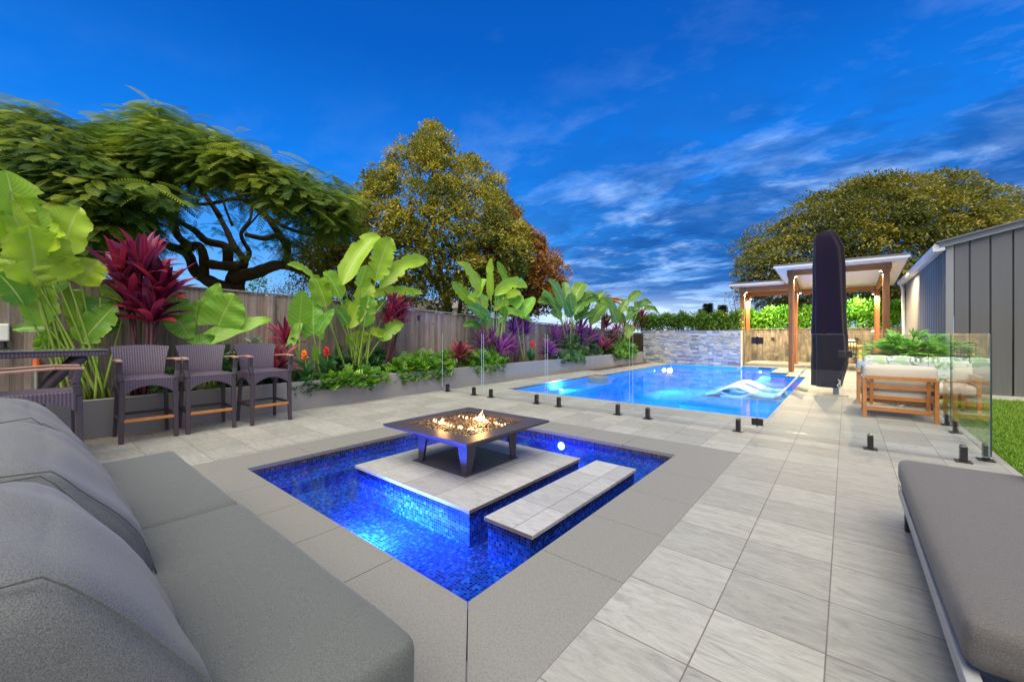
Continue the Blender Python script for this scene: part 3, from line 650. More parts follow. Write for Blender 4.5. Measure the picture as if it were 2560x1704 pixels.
pool = thing('swimming_pool', 'long bright blue swimming pool behind the glass fence', 'pool', (-3.4, 12, -.1))
PWZ = -.085
def pool_h(x, y):
    if not in_pool(x, y): return None
    if x < -5.3 and y < 11.2: return PWZ-.13
    if x > -2.75 and 8.95 < y < 12.9: return PWZ-.17
    if x > -2.75 and 8.3 < y <= 8.95: return PWZ-.34
    if x > -2.4 and y > 14.43: return PWZ-.25
    return -.95
basin(MB(), sorted({*pxs, -5.3, -2.75, -2.4}), sorted({*pys, 8.3, 8.95, 12.9}), pool_h, -.0301).build('basin', 'pool_plaster', pool)
struct(cells(MB(), pxs, pys, in_pool, PWZ).build('pool_water', 'pool_water'))
mb = MB().box(-5.94, -5.5, 10.75, 11.19, PWZ-.129, -.03); mb.build('weir_block', 'coping_stone', pool, bevel=.004)
mb = MB().box(-2.55, -2.15, 17.712, 17.735, -.07, -.02); mb.build('skimmer_mouth', 'spigot_black', pool)
PB = (.10, .50, 1.0)
dome_light('pool_light', (-5.75, 8.95, PWZ-.129), (0, 0, 1), .06, 'lens_pool', pool, 240, (.2, .26, 1.0), (-6.4, 9.1, .35), 165, .06)
lamp('underwater_lamp', 'SPOT', (-5.72, 8.95, PWZ-.06), 120, PB, pool, .05, (-4, 9.2, PWZ-.2), 170, .8)
dome_light('pool_light', (-5.749, 15.6, PWZ-.10), (1, 0, 0), .05, 'lens_pool', pool, 300, PB, (-4, 15.4, PWZ-.3), 170, .06)
dome_light('pool_light', (-2.5, 17.71, PWZ-.10), (0, -1, 0), .05, 'lens_pool', pool, 300, PB, (-2.8, 15, PWZ-.3), 170, .06)
dome_light('pool_light', (-3.6, 7.001, PWZ-.25), (0, 1, 0), .06, 'lens_pool', pool, 500, PB, (-3.6, 10, PWZ-.5), 170, .08)

# lawn at the right
struct(cells(MB(), [1.2, 12], [-2, 12.2], lambda x, y: True, -.012, -.06).build('lawn', 'lawn'))
n = 26000; P = np.stack([1.21+RNG.random(n)**1.6*3.2, RNG.uniform(4.6, 11.9, n), np.full(n, -.013)], -1)
D = RNG.normal(0, .45, (n, 3)); D[:, 2] = 1
go = leaf_cloud('grass', P, D, RNG.normal(0, 1, (n, 3)), RNG.uniform(.02, .05, n), RNG.uniform(.006, .012, n), DIAMOND, 'grass_blade')
tag(go, 'short green lawn grass beside the paving and shed', 'grass'); go['kind'] = 'stuff'
n = 420; ang = RNG.random(n); P = np.stack([-6.88+RNG.random(n)**2*.42, .35+RNG.random(n)*1.0, np.full(n, .004)+RNG.random(n)*.006], -1)
lo = leaf_cloud('leaf_litter', P, RNG.normal(0, 1, (n, 3))*np.array([1, 1, .1]), np.tile([0., 0, 1], (n, 1))+RNG.normal(0, .2, (n, 3)), .022, .009, DIAMOND, 'litter')
tag(lo, 'brown fallen leaf litter on the paving at the planter foot', 'leaf litter'); lo['kind'] = 'stuff'

n = 46; P = np.stack([RNG.uniform(-6.6, 1.0, n), RNG.uniform(.9, 6.5, n), np.full(n, .006)], -1); keep = ((P[:, 0] < -5.0) | (P[:, 1] > 5)) & ~((P[:, 0] > -4.4) & (P[:, 0] < -1.2) & (P[:, 1] > 1.2) & (P[:, 1] < 4.4)); P = P[keep]; n = len(P)
lo = leaf_cloud('fallen_leaves', P, RNG.normal(0, 1, (n, 3))*np.array([1, 1, .1]), np.tile([0., 0, 1], (n, 1))+RNG.normal(0, .2, (n, 3)), .028, .010, DIAMOND, 'litter')
tag(lo, 'few tiny dry leaves scattered over the paving', 'leaf litter'); lo['kind'] = 'stuff'
# ------------------------------------------------------------------ planter, fence, walls
pl = thing('garden_planter', 'long grey rendered planter wall filled with soil along the timber fence', 'planter', (PLX, 8, 0))
mb = MB(); mb.box(PLX-.10, PLX, -3.0, 17.4, -.05, .46); mb.build('retaining_face', 'planter_render', pl, bevel=.006)
MB().box(-7.84, PLX-.10, -3.0, 17.4, -.05, .36).build('soil', 'soil', pl)
fn = thing('paling_fence', 'weathered grey timber paling fence behind the tropical planter', 'fence', (-7.9, 8, 0))
FX = -7.9; ftop = lambda y: 2.085-.042*max(0, y+.2)
mb = MB(); y = -3.2
while y < 17.6:
    wd = random.choice((.098, .1, .102)); h = ftop(y)-.03+random.uniform(-.012, .012); off = random.uniform(-.004, .006)
    mb.box(FX+off, FX+.018+off, y+.0006, y+wd-.0006, 0, h); y += wd
mb.build('palings', 'fence_timber', fn)
mb = MB(); mb.beam((FX-.01, -3.2, ftop(-.2)+.125), (FX-.01, 17.6, ftop(17.6)), .10, .03); 
mb = MB()
for a, b in ((-3.2, 3.0), (3.002, 9.0), (9.002, 17.6)): mb.beam((FX+.005, a, ftop(a)+(0 if a > -1 else 0)), (FX+.005, b, ftop(b)), .085, .026)
mb.build('cap_rail', 'fence_rail', fn, bevel=.004)
for y in (-.9, 1.15, 2.78, 5.2, 7.6, 10.0, 12.4, 14.8): MB().box(FX+.026, FX+.10, y-.055, y+.055, .2, ftop(y)-.05).build('post', 'fence_timber', fn, bevel=.004)
mb = MB(); mb.box(FX+.03, FX+.045, 5.98, 6.03, 1.58, 1.68); mb.box(FX+.045, FX+.10, 5.98, 6.03, 1.665, 1.68); tag(mb.build('fence_hook', 'black_metal'), 'small black hook screwed to the timber fence', 'hook')

sw = thing('stone_wall', 'stacked grey ledgestone feature wall at the far end of the pool', 'wall', (-5.0, 17.5, 0))
MB().box(-6.9, -3.115, 17.43, 17.74, -.5, 1.375).build('core', 'stone_mortar', sw)
mb = MB(); z = -.42
while z < 1.375:
    h = min(random.choice((.05, .06, .075, .09, .10)), 1.378-z); x = -6.9+random.uniform(-.05, 0)
    while x < -3.12:
        wd = random.uniform(.10, .34); b = min(x+wd, -3.1); d_ = random.uniform(.004, .032); r = (random.random(), random.random(), random.random())
        o0 = len(mb.v); mb.box(max(x, -6.9)+.002, b-.002, 17.43-d_, 17.44, z+.002, z+h-.002)
        for q in range(o0, len(mb.v)): mb.uv[q] = r
        x += wd
    z += h
mb.build('ledgestone', 'stacked_stone', sw)
mb = MB(); z = -.03
while z < 1.37:
    h = min(random.choice((.04, .05, .06)), 1.375-z); y = 17.43
    while y < 17.73:
        wd = random.uniform(.08, .2); b = min(y+wd, 17.74); mb.box(-3.117, -3.1+random.uniform(.0, .012), y+.002, b-.002, z+.002, z+h-.002); y += wd
    z += h
mb.build('end_stones', 'stone_end_lit', sw)  # pale yellow colour stands in for pergola light on this end face
rw = thing('retaining_wall', 'stained grey-brown sleeper retaining wall behind the pergola', 'wall', (0, 20.4, 0))
mb = MB(); x = -3.4
while x < 1.62: 
    wd = min(random.uniform(.19, .23), 1.64-x); mb.box(x+.002, x+wd-.002, 20.28+random.uniform(0, .008), 20.42, -.05, 1.43); x += wd
mb.build('sleepers', 'retaining_timber', rw)
MB().box(-3.4, 1.64, 20.25, 20.45, 1.432, 1.47).build('cap', 'retaining_timber', rw, bevel=.004)
MB().box(-3.45, -3.12, 17.76, 20.28, -.05, 1.40).build('return_wall', 'retaining_timber', rw)
struct(cells(MB(), [-6.9, -3.46], [17.75, 20.2], lambda x, y: True, 1.3, -.05).build('raised_garden_bed', 'soil'))
struct(cells(MB(), [-9, 1.64], [20.46, 24], lambda x, y: True, 1.3, -.05).build('upper_garden_bed', 'soil'))
struct(cells(MB(), [-3.1, 1.56], [17.74, 18.1, 20.26], lambda x, y: y > 18.1, .10, -.05).build('raised_terrace', 'paving_tile'))

def hedge(name, label, x0, x1, y0, y1, z0, ztop, n, m, leaf):
    hd = thing(name, label, 'hedge', ((x0+x1)/2, (y0+y1)/2, z0)); k = n
    x = RNG.uniform(x0, x1, k); q = RNG.random(k); zt = ztop(x)+.10*np.sin(x*9)+.07*np.sin(x*23+1)
    z = z0+(zt-z0)*np.sqrt(q); yy = np.where(RNG.random(k) < .6, y0+.18*RNG.random(k), RNG.uniform(y0, y1, k))
    C = np.stack([x, yy, z], -1); per = 9; P = np.repeat(C, per, 0)+RNG.normal(0, .055, (k*per, 3)); kk = k*per
    D = RNG.normal(0, .6, (kk, 3)); D[:, 1] -= .5; D[:, 2] += .25
    N_ = RNG.normal(0, .5, (kk, 3)); N_[:, 2] += 1; N_[:, 1] -= .6
    leaf_cloud('foliage', P, D, N_, leaf*RNG.uniform(.7, 1.3, kk), leaf*.45, LEAF, m, hd, np.clip(np.repeat(RNG.random(k), per)*.6+RNG.random(kk)*.4, 0, 1))
    ns = 26; mb = MB()
    for i in range(ns):
        a = x0+(x1-x0)*(i+.5)/ns; mb.tube([(a, (y0+y1)/2, z0), (a+random.uniform(-.1, .1), (y0+y1)/2, z0+.5)], .015, 5)
    mb.build('stems', 'bark_brown', hd); return hd
hedge('hedge', 'clipped yellow-green hedge above the stacked stone wall', -7.6, -3.2, 17.95, 18.7, 1.30, lambda x: 2.02+.015*x*0, 1500, 'hedge_leaf', .10)
hedge('hedge', 'lush bright green hedge lit behind the timber pergola', -3.6, 1.62, 20.5, 21.3, 1.30, lambda x: 2.12+.10*(x+3.6)/2+.20*np.maximum(0, np.sin(x*2.3+.6))**3, 2300, 'lush_hedge_leaf', .125)

# ------------------------------------------------------------------ shed
sh = thing('metal_shed', 'dark grey metal-clad shed with pitched roof beside the lawn', 'shed', (4.4, 15.6, 0))
SX, SY, SY2 = 1.566, 12.0, 19.2; RX = 4.6
rz = lambda x: 3.03+.237*(min(x, 2*RX-x)-1.50)
xsn = [1.566, 1.672, 1.889, 2.16, 2.444, 2.74, 3.03, 3.32, 3.61, 3.9, 4.19, 4.48, 4.77, 5.06, 5.4, 5.8, 6.2, 6.6, 7.0, 7.5]
mb = MB()
for i, (a, b) in enumerate(zip(xsn, xsn[1:])):
    if i == 0: continue
    dpt = .0
    mb.extrude([(a+.012, SY, .06), (b-.012, SY, .06), (b-.012, SY, rz(b)), (a+.012, SY, rz(a))], (0, .05, 0))
mb.build('end_panels', 'shed_panel', sh, bevel=.006)
MB().box(1.70, 7.49, SY+.03, SY+.06, .05, 3.0).build('backing', 'window_dark', sh)
MB().extrude([(1.566, SY-.004, .06), (1.672, SY-.004, .06), (1.672, SY-.004, rz(1.672)), (1.566, SY-.004, rz(1.566))], (0, .06, 0)).build('corner_trim', 'shed_trim', sh)
mb = MB(); yy = np.arange(SY+.06, SY2, .04); prof = [.0, .0, .0, .0, .0, .055, .055, 0]
v = []
for i, y in enumerate(yy): v += [(SX+.045-prof[i % 8], y, .06), (SX+.045-prof[i % 8], y, 2.99)]
mb.add(v, [(2*i, 2*i+1, 2*i+3, 2*i+2) for i in range(len(yy)-1)]); mb.build('corrugated_wall', 'shed_corrugated', sh)
MB().box(SX+.06, SX+.08, SY+.06, SY2, .05, 2.98).build('wall_lining', 'window_dark', sh)
MB().box(1.50, 7.56, SY-.06, SY2+.1, -.05, .058).build('slab', 'concrete_pale', sh)
mb = MB(); mb.beam((1.45, SY-.06, rz(1.45)+.045), (RX, SY-.06, rz(RX)+.045), .03, .135); mb.beam((RX, SY-.06, rz(RX)+.045), (7.7, SY-.06, rz(7.7)+.045), .03, .135); mb.build('barge_board', 'shed_trim', sh)
mb = MB(); mb.beam((1.42, (SY+SY2)/2, rz(1.42)+.10), (RX, (SY+SY2)/2, rz(RX)+.10), SY2-SY+.3, .03); mb.beam((RX, (SY+SY2)/2, rz(RX)+.10), (7.75, (SY+SY2)/2, rz(7.75)+.10), SY2-SY+.3, .03); mb.build('roof', 'roof_grey', sh)
mb = MB(); pth = [(1.43, y) for y in (SY-.07, SY2+.15)]
mb.extrude([(1.36, SY-.075, 3.03), (1.37, SY-.075, 2.94), (1.44, SY-.075, 2.93), (1.545, SY-.075, 2.95), (1.545, SY-.075, 3.0), (1.48, SY-.075, 3.06), (1.40, SY-.075, 3.09)], (0, SY2-SY+.2, 0)); mb.build('gutter', 'gutter_white', sh)
mb = MB(); mb.tube([(1.44, SY2-.1, 2.94), (1.48, SY2-.1, 2.8), (1.53, SY2-.1, .1)], .045, 8); mb.build('downpipe', 'gutter_white', sh)

# ------------------------------------------------------------------ pergola
pg = thing('pergola', 'timber pergola with white ceiling on two stepped skillion roofs beyond the pool', 'pergola', (-1.2, 18, 0))
def post(x, y, z0, z1, w_=.15): 
    o = MB().box(x-w_/2, x+w_/2, y-w_/2, y+w_/2, z0, z1).build('post', 'pergola_post', pg, bevel=.006); return o
post(-1.40, 16.15, 0, 3.16); post(.90, 16.15, 0, 3.145); post(-3.25, 18.6, 0, 2.93, .15); post(-3.25, 19.8, .10, 2.83, .14); post(-1.5, 18.8, .10, 2.90, .14); post(.86, 19.8, .10, 2.80, .15)
def beam(p, q, w_, h): return MB().beam(p, q, w_, h).build('beam', 'pergola_beam', pg, bevel=.005)
beam((-1.52, 16.15, 3.262), (1.02, 16.15, 3.248), .11, .20); beam((-3.36, 18.6, 3.045), (-1.42, 18.6, 3.045), .10, .22); beam((-3.32, 19.8, 2.93), (.96, 19.8, 2.90), .10, .20)
beam((-1.40, 16.22, 3.26), (-1.46, 19.74, 2.945), .09, .18); beam((.90, 16.22, 3.245), (.87, 19.74, 2.92), .09, .18); beam((-3.25, 18.66, 3.03), (-3.25, 19.74, 2.94), .09, .18)
for x, y, zz in ((-1.40, 16.15, 3.262), (.90, 16.15, 3.248), (-3.25, 18.6, 3.045)): MB().box(x-.095, x+.095, y-.1, y+.095, zz-.19, zz+.11).build('post_cap', 'pergola_post', pg, bevel=.004)
def roof(x0, x1, y0, y1, z0, z1, name='roof'):
    sl = (z1-z0)/(y1-y0)
    mb = MB(); q = [(x0, y0, z0), (x1, y0, z0), (x1, y1, z1), (x0, y1, z1)]
    mb.add(q+[(a, b, c+.02) for a, b, c in q], [(0, 3, 2, 1), (4, 5, 6, 7), (0, 1, 5, 4), (1, 2, 6, 5), (2, 3, 7, 6), (3, 0, 4, 7)]); mb.build('ceiling', 'soffit', pg)
    r = MB(); q = [(x0-.03, y0-.03, z0+.022), (x1+.03, y0-.03, z0+.022), (x1+.03, y1+.03, z1+.022), (x0-.03, y1+.03, z1+.022)]
    r.add(q+[(a, b, c+.09) for a, b, c in q], [(0, 3, 2, 1), (4, 5, 6, 7), (0, 1, 5, 4), (1, 2, 6, 5), (2, 3, 7, 6), (3, 0, 4, 7)]); ro = r.build(name, 'roof_grey', pg)
    f = MB(); f.beam((x0-.03, y0-.048, z0+.018), (x1+.03, y0-.048, z0+.018), .034, .055); f.build('fascia_strip', 'gutter_white', ro)
roof(-1.80, 1.33, 15.6, 20.3, 3.375, 3.02); roof(-3.58, -1.82, 18.05, 20.25, 3.16, 3.03)
warm = (1.0, .76, .42)
for (x, y, zz, e) in ((-1.28, 16.32, 3.14, 420), (.78, 16.32, 3.13, 420), (-3.12, 18.75, 2.92, 260), (-3.12, 19.60, 2.70, 200), (.74, 19.58, 2.68, 130), (-1.36, 18.95, 2.80, 300)):
    f = MB().tube([(x, y, zz+.10), (x, y, zz)], .035, 12).build('downlight', 'grey_frame', pg); MB().tube([(x, y, zz-.001), (x, y, zz-.008)], .026, 12).build('lens', 'lens_warm', f)
    lamp('downlight_lamp', 'SPOT', (x, y, zz-.03), e, warm, f, .03, (x, y, 0), 170, .5)
for x in (-2.4, -.6, .3): 
    f = MB().box(x-.05, x+.05, 20.2, 20.27, 1.0, 1.1).build('hedge_light_box', 'black_metal', pg)
    lamp('hedge_spot_lamp', 'SPOT', (x, 20.15, 2.6), 90, (1, .97, .85), f, .05, (x, 21, 1.9), 150, .8)  # bare spot, well above its box, shining down on the hedge
# ------------------------------------------------------------------ fire table
ft = thing('fire_table', 'square black steel fire table burning on the platform in the spa', 'fire table', (-2.9, 2.81, .003))
fx, fy, fh, zt = -2.9, 2.815, .58, .375
mb = MB(); inn = .405
ring = [(-1, -1), (1, -1), (1, 1), (-1, 1)]
v = [(fx+a*fh, fy+b*fh, zt) for a, b in ring]+[(fx+a*inn, fy+b*inn, zt) for a, b in ring]+[(fx+a*inn, fy+b*inn, zt-.05) for a, b in ring]
v += [(fx+a*fh, fy+b*fh, zt-.022) for a, b in ring]
fs = [(i, (i+1) % 4, 4+(i+1) % 4, 4+i) for i in range(4)]+[(4+i, 4+(i+1) % 4, 8+(i+1) % 4, 8+i) for i in range(4)]+[(12+i, 12+(i+1) % 4, (i+1) % 4, i) for i in range(4)]+[(15, 14, 13, 12)]
mb.add(v, fs); mb.build('tabletop', 'dark_steel', ft, bevel=.002)
mb = MB(); a, b = .50, .36                                    # tapered tray under the top
v = [(fx+i*a, fy+j*a, zt-.024) for i, j in ring]+[(fx+i*b, fy+j*b, zt-.085) for i, j in ring]
mb.add(v, [(i, (i+1) % 4, 4+(i+1) % 4, 4+i) for i in range(4)]+[(0, 3, 2, 1), (4, 5, 6, 7)]); mb.box(fx-.355, fx+.355, fy-.355, fy+.355, zt-.13, zt-.087); mb.build('tray', 'dark_steel', ft)
for i, j in ring:
    mb = MB(); o = .30; t0, t1 = .12, .085; zb, zc = .012, zt-.131
    X0, Y0 = fx+i*.345, fy+j*.345
    mb.extrude([(X0, Y0, zc), (X0-i*t0, Y0, zc), (X0-i*t1*.8, Y0, zb), (X0-i*.012, Y0, zb)], (0, -j*.012, 0)); mb.extrude([(X0, Y0-j*.0125, zc), (X0, Y0-j*t0, zc), (X0-i*.012, Y0-j*t1*.8, zb), (X0-i*.012, Y0-j*.0125, zb)], (-i*.012, 0, 0))
    mb.build('leg', 'dark_steel', ft)
MB().box(fx-.39, fx+.36, fy-.38, fy+.36, .003, .011).build('base_plate', 'perforated_steel', ft)
n = 1500; mb = MB()
for k in range(n):
    px, py = fx+random.uniform(-inn, inn)*.985, fy+random.uniform(-inn, inn)*.985; r = random.uniform(.011, .02); pz = zt-.03+random.uniform(-.006, .012)
    a0 = random.uniform(0, 3.14); ca, sa = math.cos(a0), math.sin(a0); e = random.uniform(1.1, 1.7); vv = []
    for (q, zz) in ((.62, -.55), (1, 0), (.62, .6)):
        for h in range(6):
            t_ = h*math.pi/3; ux, uy = math.cos(t_)*r*q*e, math.sin(t_)*r*q; vv.append((px+ux*ca-uy*sa, py+ux*sa+uy*ca, pz+zz*r))
    mb.add(vv, [(i*6+h, i*6+(h+1) % 6, i*6+6+(h+1) % 6, i*6+6+h) for i in range(2) for h in range(6)]+[tuple(range(12, 18)), tuple(range(5, -1, -1))], 0, [(random.random(), 0, 0)]*18 if False else [((k*7919 % 1000)/1000, 0, 0)]*18)
pe = mb.build('pebbles', 'pebble', ft, smooth=True); pe['kind'] = 'stuff'
MB().box(fx-inn+.002, fx+inn-.002, fy-inn+.002, fy+inn-.002, zt-.06, zt-.045).build('burner_bed', 'black_metal', ft)
def flame_tongue(mb, x, y, z, h, wd, lean):
    for a0 in (0.3, 1.9):
        ca, sa = math.cos(a0), math.sin(a0); vs = []; uv = []
        for i in range(7):
            q = i/6; ww = wd*math.sin(math.pi*(.15+.85*q))**1.2*(1-q*.55); ox = lean[0]*q*q*h+math.sin(q*5+x*40)*wd*.25; oy = lean[1]*q*q*h
            for sg in (-1, 1): vs.append((x+ox+ca*ww*sg*.5, y+oy+sa*ww*sg*.5, z+h*q)); uv.append((.5, q, 0))
        mb.add(vs, [(2*i, 2*i+1, 2*i+3, 2*i+2) for i in range(6)], 0, uv)
mb = MB()
# burner lines: an H of flames; the tall one near the middle
for k in range(34): 
    if random.random() < .3: continue
    q = k/33+random.uniform(-.02, .02); flame_tongue(mb, fx-.33+.02*random.uniform(-1, 1)+.66*q, fy-.17+random.uniform(-.015, .015), zt-.025, random.uniform(.18, .40)**2*.25*(2.4 if q < .3 else 1.2), random.uniform(.008, .022), (random.uniform(-.5, .8), random.uniform(-.3, .6)))
mb.add([(fx-.35, fy-.17, zt-.026), (fx+.35, fy-.17, zt-.026), (fx+.35, fy-.17, zt-.017), (fx-.35, fy-.17, zt-.017)], [(0, 1, 2, 3)], 0, [(.5, .6, 0), (.5, .6, 0), (.5, .95, 0), (.5, .95, 0)])
mb.build('flame_row', 'flame', ft); mb = MB()
mb.add([(fx-.35, fy+.17, zt-.026), (fx+.35, fy+.17, zt-.026), (fx+.35, fy+.17, zt-.017), (fx-.35, fy+.17, zt-.017)], [(0, 1, 2, 3)], 0, [(.5, .6, 0), (.5, .6, 0), (.5, .95, 0), (.5, .95, 0)])
for k in range(40):
    q = k/39
    if random.random() < .25 and abs(q-.52) > .15: continue
    tall = max(0, 1-abs(q-.52)*7); flame_tongue(mb, fx-.33+.66*q, fy+.17+random.uniform(-.02, .02), zt-.025, random.uniform(.18, .42)**2*.25+tall*random.uniform(.04, .12), random.uniform(.008, .022)+tall*.025, (random.uniform(-.4, .6), random.uniform(-.3, .3)))
mb.build('flame_row', 'flame', ft)
lamp('fire_glow', 'POINT', (fx+.02, fy+.15, zt+.10), 6.0, (1, .5, .16), ft, .06); lamp('fire_glow', 'POINT', (fx-.2, fy-.15, zt+.07), 2.4, (1, .5, .16), ft, .05)

# ------------------------------------------------------------------ glass pool fence
def spigot(x, y, parent, along='x'):
    mb = MB(); h = .165; lx, ly = (.05, .045) if along == 'x' else (.045, .05)
    mb.box(x-.058, x+.058, y-.058, y+.058, .0012, .011); mb.box(x-lx/2, x+lx/2, y-ly/2-.012, y+ly/2+.012, .011, h-.012)
    z0, z1 = h-.012, h; a, b = lx/2, ly/2+.012; mb.add([(x-a, y-b, z0), (x+a, y-b, z0), (x+a, y+b, z0), (x-a, y+b, z0), (x-a*.7, y-b*.7, z1), (x+a*.7, y-b*.7, z1), (x+a*.7, y+b*.7, z1), (x-a*.7, y+b*.7, z1)], [(4, 5, 6, 7), (0, 1, 5, 4), (1, 2, 6, 5), (2, 3, 7, 6), (3, 0, 4, 7)])
    mb.build('spigot', 'spigot_black', parent, bevel=.003)
def pane(p, q, parent, z0=.075, z1=1.252, dark=0):
    th = .0075; mb = MB(); (xa, ya), (xb, yb) = p, q
    if ya == yb: x0_, x1_, y0_, y1_ = xa, xb, ya-th, ya+th; faces = {'e': (4, 5)}
    else: x0_, x1_, y0_, y1_ = xa-th, xa+th, ya, yb
    mb.box(x0_, x1_, y0_, y1_, z0, z1)
    side = (4, 5) if ya == yb else (2, 3)
    mb.mi = [1 if i in (0, 1) or i in side else 0 for i in range(6)]
    return mb.build('glass_pane', ['glass', 'glass_tinted_edge' if dark else 'glass_edge'], parent)
GY = 5.85; GRP = 'glass panels of the pool fence'
for (a, b, sp, lab) in ((-6.823, -5.633, (-6.65, -5.85), 'frameless glass fence panel nearest the grey planter wall'),
    (-5.578, -4.084, (-5.38, -4.27), 'frameless glass fence panel second from the planter wall'),
    (-4.033, -2.531, (-3.80, -2.72), 'frameless glass fence panel in front of the middle of the pool'),
    (-2.479, -.868, (-2.25, -1.07), 'frameless glass fence panel that carries the gate hinges'),
    (.007, 1.05, (.20, .88), 'short frameless glass fence panel before the timber armchair')):
    p_ = thing('glass_fence_panel', lab, 'fence panel', ((a+b)/2, GY, 0), 0, GRP); pane((a, GY), (b, GY), p_)
    for s_ in sp: spigot(s_, GY, p_)
gate = thing('glass_gate', 'frameless glass pool gate with black hinges and latch', 'gate', (-.43, GY, 0)); pane((-.852, GY), (-.02, GY), gate)
for z in (1.165, .15):
    mb = MB(); mb.box(-.92, -.868, GY-.02, GY+.02, z-.042, z+.042); mb.box(-.848, -.795, GY-.02, GY+.02, z-.042, z+.042); mb.tube([(-.858, GY-.012, z-.05), (-.858, GY-.012, z+.05)], .012, 10); mb.build('hinge', 'spigot_black', gate, bevel=.002)
mb = MB(); mb.box(-.07, -.012, GY-.03, GY+.02, .985, 1.06); mb.box(.002, .05, GY-.022, GY+.022, .985, 1.06); mb.build('latch', 'spigot_black', gate, bevel=.003)
for (a, b, sp, lab) in ((5.88, 7.745, (6.06, 7.5), 'glass fence side panel beside the lawn mirroring the timber armchair'), (7.785, 9.70, (8.06, 9.45), 'far glass fence side panel behind the lawn-side one')):
    p_ = thing('glass_fence_panel', lab, 'fence panel', (1.062, (a+b)/2, 0), 0, GRP); pane((1.062, a), (1.062, b), p_, dark=1)
    for s_ in sp: spigot(1.062, s_, p_, 'y')

# ------------------------------------------------------------------ wicker bar stools and bar table
st = thing('bar_stool', 'x', 'bar stool', (0, 0, 0), 0, 'wicker bar stools with timber footrests')
def legtube(p, q, a=.052, b=.044): 
    return MB().beam(p, q, a, a, (0, 1, 0), b, b).build('leg', 'wicker_plain', st, bevel=.006)
for sy in (-1, 1):
    legtube((.235, sy*.235, .70), (.245, sy*.245, 0)); legtube((-.215, sy*.225, .60), (-.275, sy*.245, 0), .046, .036)
mb = MB(); N = 14
def apron(mb, p, q, th, ends=.555, mid=.645, top=.722):
    p, q = Vector(p), Vector(q); d = (q-p).normalized(); nrm = Vector((-d.y, d.x, 0))*th
    pts = [p.lerp(q, i/N) for i in range(N+1)]; lo = [ends+(mid-ends)*math.sin(math.pi*i/N)**.8 for i in range(N+1)]
    v = []
    for i, c in enumerate(pts):
        for off in (Vector(), nrm): v += [(c.x+off.x, c.y+off.y, lo[i]), (c.x+off.x, c.y+off.y, top)]
    f = []
    for i in range(N): a = i*4; b = a+4; f += [(a, a+1, b+1, b), (a+2, b+2, b+3, a+3), (a, b, b+2, a+2), (a+1, a+3, b+3, b+1)]
    f += [(0, 2, 3, 1), (N*4, N*4+1, N*4+3, N*4+2)]; mb.add(v, f)
apron(mb, (.262, -.215, 0), (.262, .215, 0), .02); apron(mb, (-.22, .252, 0), (.215, .252, 0), .02); apron(mb, (.215, -.252, 0), (-.22, -.252, 0), .02); apron(mb, (-.24, .21, 0), (-.24, -.21, 0), .02)
mb.build('apron', 'wicker', st)
MB().rbox(-.235, .255, -.235, .235, .69, .735, .02, 6).build('seat', 'wicker', st, smooth=True)
mb = MB(); M_ = 12; K = 7; v = []
def backpt(i, j, o):
    u = -1+2*i/M_; q = j/K; hw = .215+.065*q**1.6; z = .72+.37*q+.018*(1-u*u)*q; x = -.235-.10*q**1.4-.035*(1-u*u)*(.4+.6*q)+o; return (x, u*hw, z)
for o in (.0, -.035): v += [backpt(i, j, o) for j in range(K+1) for i in range(M_+1)]
W1 = M_+1; off = W1*(K+1); f = []
for j in range(K):
    for i in range(M_): a = j*W1+i; f += [(a, a+1, a+W1+1, a+W1), (off+a, off+a+W1, off+a+W1+1, off+a+1)]
for i in range(M_): a = K*W1+i; f += [(a, a+1, off+a+1, off+a), (i+1, i, off+i, off+i+1)]
for j in range(K): a = j*W1; f += [(a+W1, off+a+W1, off+a, a)]; a += M_; f += [(a, off+a, off+a+W1, a+W1)]
mb.add(v, f); mb.build('backrest', 'wicker', st, smooth=False)
for sy in (-1, 1):
    mb = MB(); y = sy*.262
    mb.beam((.238, sy*.245, .70), (.215, y, .80), .048, .05, (0, 1, 0)); mb.beam((.215, y, .80), (.235, y, .925), .05, .048, (0, 1, 0)); ar = mb.build('arm_post', 'wicker_plain', st, bevel=.008)
    m2 = MB(); m2.beam((.275, y, .935), (.10, y, .945), .055, .022); m2.beam((.10, y, .945), (-.27, sy*.262, .925), .055, .022, (0, 0, 1), .04, .02); m2.build('armrest', 'arm_wood', ar, bevel=.006)
MB().box(.225, .262, -.222, .222, .235, .268).build('footrest', 'footrest_wood', st, bevel=.004)
mb = MB(); mb.beam((-.255, -.222, .27), (-.255, .222, .27), .024, .03); mb.beam((-.245, .242, .265), (.222, .240, .265), .024, .03); mb.beam((-.245, -.242, .265), (.222, -.240, .265), .024, .03); mb.build('stretcher', 'wicker_plain', st)
for i, (x, y, rz_, lab) in enumerate(((-6.565, .945, 0, 'dark wicker bar stool with bright orange footrest beside the bar table'), (-6.545, 1.553, R(-2), 'dark wicker bar stool with worn footrest between two others'),
    (-6.475, 2.215, R(2), 'dark wicker bar stool in front of purple bromeliad, farthest from bar table'), (-5.60, .08, R(90), 'wicker bar stool turned side-on behind the grey sofa'))):
    o = st if i == 0 else copy_tree(st)
    o.location = (x, y, 0.0); o.rotation_euler = (0, 0, rz_); o['label'] = lab
mat('table_glass', lambda t: t.principled((.14, .15, .15), .08, 0, .6))
bt = thing('bar_table', 'dark wicker bar table with glass top and curved legs', 'bar table', (-6.2, -.05, 0))
tx0, tx1, ty0, ty1 = -6.72, -5.98, -.75, .56
MB().box(tx0-.01, tx1+.01, ty0-.01, ty1+.01, 1.076, 1.086).build('glass_top', 'table_glass', bt, bevel=.002)
mb = MB(); mb.box(tx0, tx1, ty0, ty1, 1.02, 1.0755); mb.build('top_frame', 'wicker', bt, bevel=.01)
